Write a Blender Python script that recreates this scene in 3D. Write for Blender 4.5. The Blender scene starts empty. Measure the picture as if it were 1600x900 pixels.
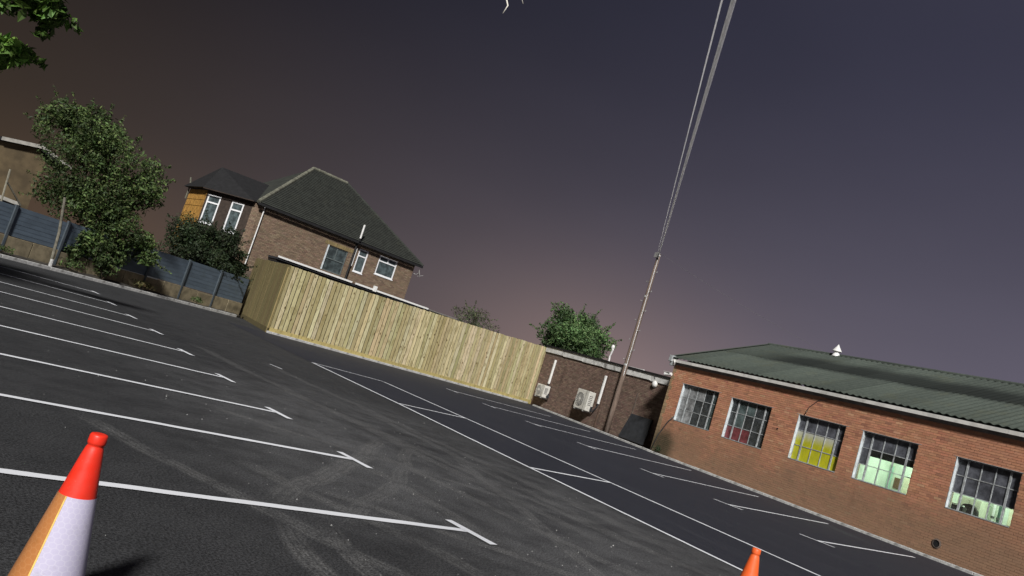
import bpy, math, random
from math import radians as rad, sin, cos, pi
from mathutils import Vector, Matrix
random.seed(7)
S = bpy.context.scene
COL = S.collection

# ------------------------------------------------------------------ camera
cam = bpy.data.cameras.new('camera'); camo = bpy.data.objects.new('camera', cam); COL.objects.link(camo)
cam.sensor_width = 36.0; cam.lens = 27.0; cam.clip_start = 0.05; cam.clip_end = 2000
RX = Vector((0.75111737, -0.58846041, 0.29922742))      # image right in the world: the phone was held tilted
DN = Vector((0.30039047, -0.09896834, -0.94866792))
FW = Vector((0.58786756, 0.80244602, 0.10243106))
M = Matrix.Identity(4)
for i in range(3):
    M[i][0] = RX[i]; M[i][1] = -DN[i]; M[i][2] = -FW[i]
M[2][3] = 1.5
camo.matrix_world = M
S.camera = camo
S.render.resolution_x = 1024; S.render.resolution_y = 576
S.view_settings.view_transform = 'Standard'; S.view_settings.look = 'None'
S.view_settings.exposure = 0.0; S.view_settings.gamma = 1.0; S.view_settings.use_curve_mapping = False

# ------------------------------------------------------------------ light: floodlit night yard
SUN_AZ, SUN_EL = rad(38), rad(37)        # direction the light travels, measured from +Y towards +X; height
trav = Vector((sin(SUN_AZ)*cos(SUN_EL), cos(SUN_AZ)*cos(SUN_EL), -sin(SUN_EL)))
sun = bpy.data.lights.new('sun', 'SUN'); sun.energy = 5.0; sun.angle = rad(6); sun.color = (1.0, 0.975, 0.945)
suno = bpy.data.objects.new('sun', sun); COL.objects.link(suno)
suno.rotation_euler = trav.to_track_quat('-Z', 'Y').to_euler(); suno.location = (-20, -20, 30)

W = bpy.data.worlds.new('World'); S.world = W; W.use_nodes = True


class NB:
    """small helper to write node trees"""
    def __init__(s, tree): s.t = tree; s.n = tree.nodes; s.l = tree.links
    def new(s, kind, **kw):
        n = s.n.new(kind)
        for k, v in kw.items(): setattr(n, k, v)
        return n
    def put(s, sock, v):
        if isinstance(v, bpy.types.NodeSocket): s.l.new(v, sock)
        elif isinstance(v, (tuple, list)) and sock.type == 'RGBA' and len(v) == 3: sock.default_value = (*v, 1)
        else: sock.default_value = v
    def math(s, op, a, b=0.0, c=None, clamp=False):
        n = s.new('ShaderNodeMath', operation=op, use_clamp=clamp); s.put(n.inputs[0], a); s.put(n.inputs[1], b)
        if c is not None: s.put(n.inputs[2], c)
        return n.outputs[0]
    def vmath(s, op, a, b=None, out=0):
        n = s.new('ShaderNodeVectorMath', operation=op); s.put(n.inputs[0], a)
        if b is not None: s.put(n.inputs[1], b)
        return n.outputs['Value'] if op in ('DOT_PRODUCT', 'LENGTH', 'DISTANCE') else n.outputs[0]
    def mix(s, f, a, b, mode='MIX'):
        n = s.new('ShaderNodeMix', data_type='RGBA', blend_type=mode); n.clamp_factor = True
        s.put(n.inputs[0], f); s.put(n.inputs[6], a); s.put(n.inputs[7], b); return n.outputs[2]
    def ramp(s, v, lo, hi, a=0.0, b=1.0):
        n = s.new('ShaderNodeMapRange', interpolation_type='SMOOTHSTEP'); s.put(n.inputs[0], v)
        n.inputs[1].default_value = lo; n.inputs[2].default_value = hi; n.inputs[3].default_value = a; n.inputs[4].default_value = b
        return n.outputs[0]
    def noise(s, vec, scale, detail=4, rough=.55, dist=0.0):
        n = s.new('ShaderNodeTexNoise'); s.put(n.inputs['Vector'], vec); n.inputs['Scale'].default_value = scale
        n.inputs['Detail'].default_value = detail; n.inputs['Roughness'].default_value = rough; n.inputs['Distortion'].default_value = dist
        return n.outputs['Fac']
    def scale(s, vec, xyz):
        n = s.new('ShaderNodeMapping'); s.put(n.inputs[0], vec); n.inputs['Scale'].default_value = xyz; return n.outputs[0]
    def bump(s, h, strength, dist):
        n = s.new('ShaderNodeBump'); s.put(n.inputs['Height'], h); n.inputs['Strength'].default_value = strength
        n.inputs['Distance'].default_value = dist; return n.outputs[0]


# sky: town glow near the horizon, dark overhead, plus a trace of the physical sky
b = NB(W.node_tree); b.n.clear()
tc = b.new('ShaderNodeTexCoord'); D = tc.outputs['Generated']
el = b.vmath('DOT_PRODUCT', D, (0, 0, 1))
tt = b.ramp(b.vmath('DOT_PRODUCT', D, (.81, -.59, 0)), -.75, .7)
low = b.mix(tt, (.052, .034, .020), (.160, .142, .186))
high = b.mix(tt, (.003, .003, .004), (.044, .043, .070))
sky = b.mix(b.ramp(el, -.10, .50), low, high)
gl = b.math('POWER', b.math('MAXIMUM', b.vmath('DOT_PRODUCT', D, Vector((.70, .714, 0.0))), 0.0), 50.0)
gl = b.math('MULTIPLY', gl, b.ramp(el, 0.0, .30, 1, 0))
sky = b.mix(1.0, sky, b.mix(gl, (0, 0, 0), (.125, .074, .046)), 'ADD')
gl2 = b.math('MULTIPLY', b.math('POWER', b.math('MAXIMUM', b.vmath('DOT_PRODUCT', D, Vector((.17, .985, 0.0))), 0.0), 40.0), b.ramp(el, 0.0, .16, 1, 0))
sky = b.mix(1.0, sky, b.mix(gl2, (0, 0, 0), (.030, .016, .008)), 'ADD')
clo = b.noise(b.scale(D, (1, 1, 2.4)), 2.3, 3, .5)
sky = b.mix(1.0, sky, b.mix(clo, (.86, .86, .86), (1.14, 1.14, 1.14)), 'MULTIPLY')
bg = b.new('ShaderNodeBackground'); b.put(bg.inputs[0], sky); bg.inputs[1].default_value = 1.0
ns = b.new('ShaderNodeTexSky', sky_type='NISHITA', sun_disc=False, sun_elevation=SUN_EL, sun_rotation=SUN_AZ + pi)
bg2 = b.new('ShaderNodeBackground'); b.l.new(ns.outputs[0], bg2.inputs[0]); bg2.inputs[1].default_value = 0.0006
ad = b.new('ShaderNodeAddShader'); b.l.new(bg.outputs[0], ad.inputs[0]); b.l.new(bg2.outputs[0], ad.inputs[1])
wo = b.new('ShaderNodeOutputWorld'); b.l.new(ad.outputs[0], wo.inputs[0])


# ------------------------------------------------------------------ materials
def mat(name):
    m = bpy.data.materials.new(name); m.use_nodes = True; nb = NB(m.node_tree); nb.n.clear()
    out = nb.new('ShaderNodeOutputMaterial'); p = nb.new('ShaderNodeBsdfPrincipled'); nb.l.new(p.outputs[0], out.inputs[0])
    co = nb.new('ShaderNodeTexCoord').outputs['Object']
    return m, nb, p, co, out


def simple(name, col, rough=.6, var=.25, scale=6, metallic=0.0, bump=0.0, dirt=None, spec=.4, stretch=(1, 1, 1)):
    m, nb, p, co, out = mat(name)
    c2 = nb.scale(co, stretch)
    f = nb.noise(c2, scale, 5, .6)
    c = nb.mix(nb.ramp(f, .3, .7), tuple(x*(1-var) for x in col), tuple(min(1, x*(1+var)) for x in col))
    if dirt:
        c = nb.mix(nb.ramp(nb.noise(c2, scale*.37, 6, .7), .52, .72), c, dirt)
    nb.put(p.inputs['Base Color'], c); p.inputs['Roughness'].default_value = rough; p.inputs['Metallic'].default_value = metallic
    p.inputs['Specular IOR Level'].default_value = spec
    if bump: nb.put(p.inputs['Normal'], nb.bump(nb.noise(c2, scale*6, 4), bump, .01))
    return m


def attr_mat(name, rough=.8, scale=14, amt=.3, stain=None, trans=0.0, spec=.3, bump=.4, stretch=(1, 1, 1)):
    """colour from a per-face attribute, broken up by noise"""
    m, nb, p, co, out = mat(name)
    a = nb.new('ShaderNodeAttribute', attribute_name='Col').outputs['Color']
    f = nb.noise(nb.scale(co, stretch), scale, 5, .65)
    c = nb.mix(1.0, a, nb.mix(f, (1-amt,)*3, (1+amt,)*3), 'MULTIPLY')
    if stain: c = stain(nb, c, co)
    nb.put(p.inputs['Base Color'], c); p.inputs['Roughness'].default_value = rough; p.inputs['Specular IOR Level'].default_value = spec
    if bump: nb.put(p.inputs['Normal'], nb.bump(nb.noise(co, scale*4, 4), bump, .006))
    if trans:
        tr = nb.new('ShaderNodeBsdfTranslucent'); nb.put(tr.inputs[0], c)
        mx = nb.new('ShaderNodeMixShader'); mx.inputs[0].default_value = trans
        nb.l.new(p.outputs[0], mx.inputs[1]); nb.l.new(tr.outputs[0], mx.inputs[2]); nb.l.new(mx.outputs[0], out.inputs[0])
    return m


def workshop_stain(nb, c, co):
    P = nb.vmath('SUBTRACT', nb.new('ShaderNodeNewGeometry').outputs['Position'], (25.55, 21.95, 0))
    cv = nb.new('ShaderNodeCombineXYZ'); nb.put(cv.inputs[0], nb.vmath('DOT_PRODUCT', P, (-.1146, -.9934, 0))); nb.put(cv.inputs[2], nb.vmath('DOT_PRODUCT', P, (0, 0, 1)))
    co = cv.outputs[0]                                    # along the wall, up the wall
    sx = nb.new('ShaderNodeSeparateXYZ'); nb.put(sx.inputs[0], co)
    n1 = nb.noise(co, .55, 5, .65)
    hgt = nb.math('ADD', sx.outputs[2], nb.math('MULTIPLY', n1, 2.6))
    grime = nb.ramp(hgt, 3.6, 1.7)                        # splash-back grime on the lower courses
    c = nb.mix(nb.math('MULTIPLY', grime, .72), c, (.215, .150, .096))
    st = nb.ramp(nb.noise(nb.scale(co, (1.6, 1, .28)), 1.5, 5, .7), .55, .75)
    c = nb.mix(nb.math('MULTIPLY', st, .28), c, (.14, .078, .050))
    d = nb.vmath('DISTANCE', nb.scale(co, (1, 0, .8)), (.55, 0, .3))
    moss = nb.ramp(nb.math('ADD', d, nb.math('MULTIPLY', n1, .5)), 1.15, .55)
    return nb.mix(nb.math('MULTIPLY', moss, .8), c, (.030, .034, .018))


def annexe_stain(nb, c, co):
    st = nb.ramp(nb.noise(nb.scale(co, (1.5, 1, .22)), 1.3, 5, .7), .52, .72)
    return nb.mix(nb.math('MULTIPLY', st, .5), c, (.055, .040, .032))


M_BRICK = attr_mat('workshop_brick', .85, 10, .28, workshop_stain)
M_BRICK2 = attr_mat('annexe_brick', .85, 9, .28, annexe_stain)
M_BRICK3 = attr_mat('house_brick', .85, 9, .25)
M_MORT = simple('mortar', (.34, .22, .155), .95, .2, 5, bump=.3)
M_MORT2 = simple('annexe_mortar', (.115, .088, .072), .95, .25, 5, bump=.3)
M_MORT3 = simple('house_mortar', (.105, .080, .060), .95, .25, 5)


def fence_stain(nb, c, co):
    rnd = nb.new('ShaderNodeObjectInfo').outputs['Random']; ov = nb.new('ShaderNodeCombineXYZ'); nb.put(ov.inputs[2], nb.math('MULTIPLY', rnd, 80.0)); nb.put(ov.inputs[1], nb.math('MULTIPLY', rnd, 31.0))
    co = nb.vmath('ADD', co, ov.outputs[0])               # every board cut from a different plank
    g = nb.noise(nb.scale(co, (5, 5, 1.5)), 1.5, 6, .72, .6)
    c = nb.mix(nb.math('MULTIPLY', nb.ramp(g, .46, .64), .62), c, (.205, .160, .062))
    c = nb.mix(nb.math('MULTIPLY', nb.ramp(nb.noise(nb.scale(co, (30, 30, 1.2)), 2, 4, .7), .5, .75), .3), c, (.17, .13, .05))
    k = nb.new('ShaderNodeTexVoronoi'); nb.put(k.inputs['Vector'], nb.scale(co, (4.2, 4.2, 2.2))); k.inputs['Scale'].default_value = 1.0
    return nb.mix(nb.ramp(k.outputs['Distance'], .17, .07), c, (.12, .080, .030))


def dull_fence_stain(nb, c, co):
    g = nb.noise(nb.scale(co, (14, 14, .8)), 1.5, 5, .7, 1.0)
    return nb.mix(nb.math('MULTIPLY', nb.ramp(g, .45, .72), .5), c, (.05, .042, .016))


M_FENCE = attr_mat('new_timber', .75, 22, .16, fence_stain, stretch=(1, 1, .12), bump=.25)
M_FENCE_DULL = attr_mat('dull_timber', .85, 22, .2, dull_fence_stain, stretch=(1, 1, .12), bump=.25)
M_LEAF = attr_mat('leaves', .6, 3, .35, trans=.28, bump=0, spec=.35)
M_BARK = simple('bark', (.07, .052, .036), .95, .4, 12, bump=.8)
M_CONC = simple('concrete', (.44, .44, .43), .9, .22, 9, bump=.5, dirt=(.17, .165, .155))
M_COPE = simple('white_coping', (.56, .56, .54), .8, .2, 3, bump=.3, dirt=(.10, .095, .085))
M_WPLAST = simple('white_plastic', (.72, .72, .70), .4, .06, 4)
M_UPVC = simple('white_frame', (.76, .77, .78), .35, .05, 4)
M_DARK = simple('black_paint', (.012, .012, .013), .6, .2, 4)
M_STEEL = simple('old_painted_steel', (.34, .36, .365), .6, .3, 14, dirt=(.16, .15, .14))
M_JAMB = simple('pale_jamb_paint', (.55, .60, .62), .6, .15, 9, dirt=(.3, .29, .27))
M_ACB = simple('grey_cream_casing', (.56, .55, .50), .5, .1, 6, dirt=(.36, .34, .30))
M_FAN = simple('fan_grey', (.10, .10, .10), .5, .2, 8)
M_CHAR = simple('charcoal_board', (.022, .024, .028), .7, .25, 5)
M_POLE = simple('pole_timber', (.155, .112, .088), .85, .35, 5, bump=.8, stretch=(6, 6, .5), dirt=(.24, .195, .165))
M_CABLE = simple('pale_cable', (.84, .84, .83), .5, .1, 4)
_p = M_CABLE.node_tree.nodes['Principled BSDF']; _p.inputs['Subsurface Weight'].default_value = 1.0; _p.inputs['Subsurface Radius'].default_value = (1, 1, 1); _p.inputs['Subsurface Scale'].default_value = .12
M_CABLE_D = simple('dark_cable', (.05, .05, .05), .6, .1, 4)
M_IRON = simple('galvanised_iron', (.42, .42, .41), .5, .2, 12, metallic=.4)
M_TILE = simple('roof_tile', (.027, .030, .025), .85, .25, 3, bump=.5, dirt=(.038, .040, .030))
M_RIDGE = simple('ridge_tile', (.125, .125, .095), .85, .35, 5, bump=.6)
M_TILE_D = simple('dark_slate', (.010, .010, .011), .8, .3, 5, bump=.6)
M_BROWN = simple('brown_hung_tile', (.040, .028, .021), .8, .3, 5)
M_LAMPGLOW = simple('boarding_lamp_glow_paint', (.40, .215, .050), .7, .35, 5, stretch=(1, 1, .6), dirt=(.27, .12, .03))  # orange street-lamp glow put into the colour of the boards
M_TAN = simple('tan_render', (.085, .062, .033), .9, .3, 1.2, dirt=(.10, .075, .04))
M_BLUE = simple('blue_grey_paint', (.086, .115, .148), .7, .16, 2.5, stretch=(.6, 1, 1.5), dirt=(.085, .108, .112))
M_BASEW = simple('stained_base_slab', (.215, .180, .115), .9, .3, 3, bump=.4, dirt=(.10, .085, .052))
M_SOIL = simple('soil', (.030, .026, .021), .95, .45, 3, bump=1.0, dirt=(.05, .045, .022))
M_PAINT = None


def ground_mats():
    # car park: old dusty tarmac with tyre tracks
    m, nb, p, co, out = mat('tarmac')
    n1 = nb.noise(co, .35, 5, .6); n2 = nb.noise(co, 2.2, 6, .65); n3 = nb.noise(co, 60, 4, .7); n4 = nb.noise(co, 180, 2, .5)
    base = nb.mix(n1, (.0235, .0243, .0265), (.036, .037, .039))
    dust = nb.ramp(nb.math('ADD', nb.math('MULTIPLY', n1, .6), nb.math('MULTIPLY', n2, .6)), .34, .84)
    yx = nb.new('ShaderNodeSeparateXYZ'); nb.put(yx.inputs[0], co)
    near = nb.ramp(nb.vmath('DISTANCE', nb.scale(co, (1, .55, 1)), (6.0, 4.2, 0)), 5.0, 1.2)     # the aisle by the entrance is driven over most
    dust = nb.math('MULTIPLY', dust, nb.math('ADD', nb.math('MULTIPLY', near, .9), .15))
    tr = None
    tracks = [((5.7, 9.6), (2.6, 5.6), .13, 1.0), ((6.15, 9.5), (3.1, 5.3), .10, .7), ((2.8, 6.8), (3.6, 5.0), .13, .9), ((4.3, 8.2), (4.7, 4.9), .12, .7),
              ((5.0, 8.6), (6.2, 4.2), .12, .9), ((7.0, 9.4), (5.1, 4.0), .12, .8), ((2.5, 5.0), (2.3, 3.4), .12, 1.0), ((2.85, 5.1), (2.7, 3.4), .10, .9),
              ((4.9, 17), (6.6, 6.0), .16, .7), ((6.5, 17), (8.1, 6.0), .16, .6), ((1.4, 7.5), (3.4, 3.6), .12, .8), ((3.1, 9.5), (6.4, 7.2), .10, .7),
              ((3.3, 6.3), (5.3, 4.3), .10, .9), ((5.4, 13), (7.7, 4.6), .14, .7), ((3.6, 5.2), (4.0, 3.4), .12, .9), ((6.9, 12.5), (7.4, 5.5), .14, .6)]
    warp = nb.math('MULTIPLY', nb.math('SUBTRACT', nb.noise(co, .5, 2), .5), .45)
    for (p0, p1, w, amp) in tracks:
        d = Vector((p1[0]-p0[0], p1[1]-p0[1], 0)); L = d.length; d.normalize(); nn = Vector((-d.y, d.x, 0))
        rel = nb.vmath('SUBTRACT', co, (p0[0], p0[1], 0))
        off = nb.math('ABSOLUTE', nb.math('ADD', nb.vmath('DOT_PRODUCT', rel, nn), warp))
        al = nb.vmath('DOT_PRODUCT', rel, d)
        tread = nb.math('ADD', nb.math('MULTIPLY', nb.math('SINE', nb.math('MULTIPLY', off, 120.0)), .3), .7)
        k = nb.math('MULTIPLY', nb.math('MULTIPLY', nb.ramp(off, w, w*.7), tread), nb.math('MULTIPLY', nb.ramp(al, -.3, .5), nb.ramp(al, L+.2, L-.6)))
        k = nb.math('MULTIPLY', k, amp)
        tr = k if tr is None else nb.math('MAXIMUM', tr, k)
    tr = nb.math('MULTIPLY', tr, nb.ramp(nb.noise(co, 5, 6, .75), .30, .58))
    c = nb.mix(nb.math('MULTIPLY', dust, .95), base, (.098, .099, .102))
    c = nb.mix(nb.math('MULTIPLY', tr, .60), c, (.150, .149, .146))
    dark = nb.ramp(nb.noise(co, 1.1, 5, .7), .58, .74)
    c = nb.mix(nb.math('MULTIPLY', dark, .25), c, (.026, .0265, .029))
    c = nb.mix(1.0, c, nb.mix(nb.ramp(n3, .38, .62), (.38, .38, .38), (1.62, 1.62, 1.62)), 'MULTIPLY')
    v = nb.new('ShaderNodeTexVoronoi'); nb.put(v.inputs['Vector'], co); v.inputs['Scale'].default_value = 62
    c = nb.mix(nb.math('MULTIPLY', nb.ramp(v.outputs['Distance'], .30, .12), nb.ramp(nb.noise(co, 31, 2), .55, .68)), c, (.12, .12, .115))
    nb.put(p.inputs['Base Color'], c); nb.put(p.inputs['Roughness'], nb.ramp(n2, .3, .7, .62, .9)); p.inputs['Specular IOR Level'].default_value = .3
    h = nb.math('ADD', nb.math('MULTIPLY', n3, 1.0), nb.math('MULTIPLY', n4, .5))
    nb.put(p.inputs['Normal'], nb.bump(h, .75, .012))
    # new smooth tarmac of the bays along the workshop: bluish, even
    m2, nb, p, co, out = mat('new_tarmac')
    n1 = nb.noise(co, .5, 5, .6); n3 = nb.noise(co, 110, 3, .6)
    c = nb.mix(n1, (.0165, .0182, .0265), (.0255, .0275, .0375))
    sl = nb.ramp(nb.noise(nb.scale(co, (2.4, .22, 1)), 1.0, 5, .65), .5, .75)
    c = nb.mix(nb.math('MULTIPLY', sl, .4), c, (.048, .050, .060))
    c = nb.mix(1.0, c, nb.mix(nb.ramp(n3, .3, .7), (.55, .55, .55), (1.45, 1.45, 1.45)), 'MULTIPLY')
    nb.put(p.inputs['Base Color'], c); p.inputs['Roughness'].default_value = .72; p.inputs['Specular IOR Level'].default_value = .35
    nb.put(p.inputs['Normal'], nb.bump(n3, .6, .010))
    # thermoplastic paint with worn, pitted edges
    m3, nb, p, co, out = mat('road_paint')
    n = nb.noise(co, 7, 6, .75); nf = nb.noise(co, 60, 3, .6)
    c = nb.mix(nb.ramp(nb.math('ADD', nb.math('MULTIPLY', n, .7), nb.math('MULTIPLY', nf, .4)), .66, .82), (.80, .82, .86), (.26, .26, .27))
    c = nb.mix(nb.noise(co, 1.1, 4), c, nb.mix(.25, c, (.42, .42, .42)))
    nb.put(p.inputs['Base Color'], c); p.inputs['Roughness'].default_value = .6
    nb.put(p.inputs['Normal'], nb.bump(nf, .4, .004))
    return m, m2, m3


M_TARMAC, M_NEWTAR, M_PAINT = ground_mats()


def glass(name, tint, trans, dirt, dirtamt, rough=.08):
    m, nb, p, co, out = mat(name)
    f = nb.noise(co, 3.1, 6, .7); f2 = nb.noise(nb.scale(co, (9, 9, 1.5)), 1.5, 5, .7)
    p.inputs['Base Color'].default_value = (*dirt, 1); p.inputs['Roughness'].default_value = .5
    nb.put(p.inputs['Base Color'], nb.mix(nb.ramp(f, .3, .7), tuple(x*.6 for x in dirt), tuple(x*1.35 for x in dirt)))
    t = nb.new('ShaderNodeBsdfTransparent'); t.inputs[0].default_value = (*tint, 1)
    g = nb.new('ShaderNodeBsdfGlossy'); g.inputs['Roughness'].default_value = rough
    fr = nb.new('ShaderNodeFresnel'); fr.inputs[0].default_value = 1.5
    m1 = nb.new('ShaderNodeMixShader'); nb.l.new(fr.outputs[0], m1.inputs[0]); nb.l.new(t.outputs[0], m1.inputs[1]); nb.l.new(g.outputs[0], m1.inputs[2])
    m2 = nb.new('ShaderNodeMixShader')
    fac = nb.math('MULTIPLY', nb.math('ADD', nb.ramp(f, .25, .75, .5, 1.0), nb.math('MULTIPLY', f2, .3)), dirtamt, clamp=True)
    nb.put(m2.inputs[0], fac)
    nb.l.new(m1.outputs[0], m2.inputs[1]); nb.l.new(p.outputs[0], m2.inputs[2]); nb.l.new(m2.outputs[0], out.inputs[0])
    return m


G_DIM = glass('grimy_glass', (.55, .6, .6), 1, (.060, .068, .072), .75)
G_PALE = glass('whitened_glass', (.5, .5, .5), 1, (.27, .28, .285), .95)
G_TEAL = glass('greenish_glass', (.5, .6, .6), 1, (.10, .135, .135), .8)
G_RED = glass('red_backed_glass', (.4, .2, .2), 1, (.175, .045, .050), .95)
G_SMOKE = glass('smoked_glass', (.3, .3, .33), 1, (.098, .103, .120), .9)
G_CLEAR = glass('clear_glass', (.93, .98, .95), 1, (.25, .27, .26), .07)
G_HOUSE = glass('house_glass', (.35, .4, .4), 1, (.075, .10, .105), .9)


def yellow_mat():
    m, nb, p, co, out = mat('yellow_sheet')
    sx = nb.new('ShaderNodeSeparateXYZ'); nb.put(sx.inputs[0], co)
    n = nb.noise(nb.scale(co, (5, 1, 1.4)), 2.0, 5, .7)
    c = nb.mix(nb.ramp(n, .3, .7), (.36, .37, .02), (.52, .49, .012))
    f = nb.ramp(nb.math('ADD', sx.outputs[2], nb.math('MULTIPLY', nb.math('SUBTRACT', n, .5), .35)), 2.12, 2.55)
    c = nb.mix(f, c, (.46, .47, .40))                       # bleached, flaking upper edge
    nb.put(p.inputs['Base Color'], c); p.inputs['Roughness'].default_value = .55
    return m


M_YELLOW = yellow_mat()


def roof_mat():
    m, nb, p, co, out = mat('fibre_cement_sheet')
    w = nb.new('ShaderNodeNewGeometry').outputs['Position']
    n = nb.noise(w, .9, 6, .7); n2 = nb.noise(w, 9, 5, .7)
    c = nb.mix(nb.ramp(n2, .3, .7), (.052, .064, .056), (.072, .085, .073))
    c = nb.mix(nb.math('MULTIPLY', nb.ramp(n, .5, .7), .4), c, (.075, .078, .05))
    # dark band across the middle of the slope (height along the sheet), starting a little in from the end
    sx = nb.new('ShaderNodeSeparateXYZ'); nb.put(sx.inputs[0], w)
    hz = nb.math('ADD', sx.outputs[2], nb.math('MULTIPLY', nb.math('SUBTRACT', nb.noise(w, .7, 4, .6), .5), .35))
    band = nb.math('MULTIPLY', nb.ramp(hz, 5.02, 5.25), nb.ramp(hz, 5.95, 5.55))
    band = nb.math('MULTIPLY', band, nb.ramp(sx.outputs[1], 20.6, 18.2))
    c = nb.mix(nb.math('MULTIPLY', band, .9), c, (.016, .019, .018))
    rnd = nb.new('ShaderNodeObjectInfo').outputs['Random']
    c = nb.mix(1.0, c, nb.mix(rnd, (.80, .80, .80), (1.18, 1.18, 1.16)), 'MULTIPLY')
    nb.put(p.inputs['Base Color'], c); p.inputs['Roughness'].default_value = .9; p.inputs['Specular IOR Level'].default_value = .2
    return m


M_ROOF = roof_mat()


def emis(name, col, strength):
    m = bpy.data.materials.new(name); m.use_nodes = True; nb = NB(m.node_tree); nb.n.clear()
    out = nb.new('ShaderNodeOutputMaterial'); e = nb.new('ShaderNodeEmission'); e.inputs[0].default_value = (*col, 1); e.inputs[1].default_value = strength
    nb.l.new(e.outputs[0], out.inputs[0]); return m


M_TUBE = emis('fluorescent_tube', (.72, 1.0, .80), 14)
M_INT = simple('pale_green_wall', (.66, .72, .62), .8, .06, 2)
M_INTD = simple('dark_interior', (.05, .055, .05), .9, .3, 1)
M_INTBOX = simple('cream_cupboard', (.62, .62, .50), .6, .06, 3)
M_NOTICE = simple('brown_notice', (.16, .085, .05), .7, .15, 6)
M_CHAIR = simple('dark_brown_upholstery', (.030, .022, .018), .8, .2, 6)
def cone_mat(name, col, worn):
    m, nb, p, co, out = mat(name)
    c = nb.mix(nb.math('MULTIPLY', nb.ramp(nb.noise(co, 7, 5, .7), .45, .7), .5), col, worn)
    sc = nb.ramp(nb.noise(nb.scale(co, (34, 34, 9)), 1.0, 6, .75, .8), .60, .72)
    c = nb.mix(nb.math('MULTIPLY', sc, .55), c, (col[0]*.35, col[1]*.8, col[2]*.9))
    c = nb.mix(nb.math('MULTIPLY', nb.ramp(nb.noise(co, 60, 4, .7), .60, .72), .35), c, (.30, .16, .11))
    nb.put(p.inputs['Base Color'], c); nb.put(p.inputs['Roughness'], nb.ramp(nb.noise(co, 12, 4), .3, .7, .36, .6))
    nb.put(p.inputs['Normal'], nb.bump(nb.noise(co, 45, 4), .12, .004)); return m


M_CRED = cone_mat('cone_red', (.80, .030, .012), (.70, .045, .020))
M_CORANGE = cone_mat('cone_orange', (.82, .125, .025), (.70, .14, .05))


def sleeve_mat(name, col, hexc):
    m, nb, p, co, out = mat(name)
    sx = nb.new('ShaderNodeSeparateXYZ'); nb.put(sx.inputs[0], co)
    ang = nb.math('ARCTAN2', sx.outputs[1], sx.outputs[0])
    px = nb.math('MULTIPLY', ang, 22/(2*pi)); py = nb.math('MULTIPLY', sx.outputs[2], 44.0)
    def cell(ox, oy):
        gx = nb.math('ABSOLUTE', nb.math('SUBTRACT', nb.math('FLOORED_MODULO', nb.math('ADD', px, ox), 1.0), .5))
        gy = nb.math('ABSOLUTE', nb.math('SUBTRACT', nb.math('FLOORED_MODULO', nb.math('ADD', py, oy), 1.7320508), .8660254))
        return nb.math('MAXIMUM', gx, nb.math('ADD', nb.math('MULTIPLY', gx, .5), nb.math('MULTIPLY', gy, .8660254)))
    hexd = nb.math('MINIMUM', cell(0, 0), cell(.5, .8660254))
    c = nb.mix(nb.ramp(hexd, .40, .48), col, hexc)
    d = nb.ramp(nb.noise(co, 9, 6, .75), .55, .72)
    c = nb.mix(nb.math('MULTIPLY', d, .4), c, (col[0]*.62, col[1]*.62, col[2]*.5))
    nb.put(p.inputs['Base Color'], c); p.inputs['Roughness'].default_value = .28; p.inputs['Coat Weight'].default_value = .4; p.inputs['Coat Roughness'].default_value = .15
    return m


M_SLEEVE = sleeve_mat('white_reflective_sleeve', (.54, .51, .66), (.60, .575, .70))
M_SLEEVE_GLOW = sleeve_mat('sleeve_amber_glow_paint', (.46, .185, .060), (.50, .22, .08))  # amber street light painted into this side of the white sleeve
M_GLINT = simple('amber_glint_paint', (.95, .62, .18), .3, .15, 30)  # colour of the painted highlight where amber and white light meet


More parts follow.
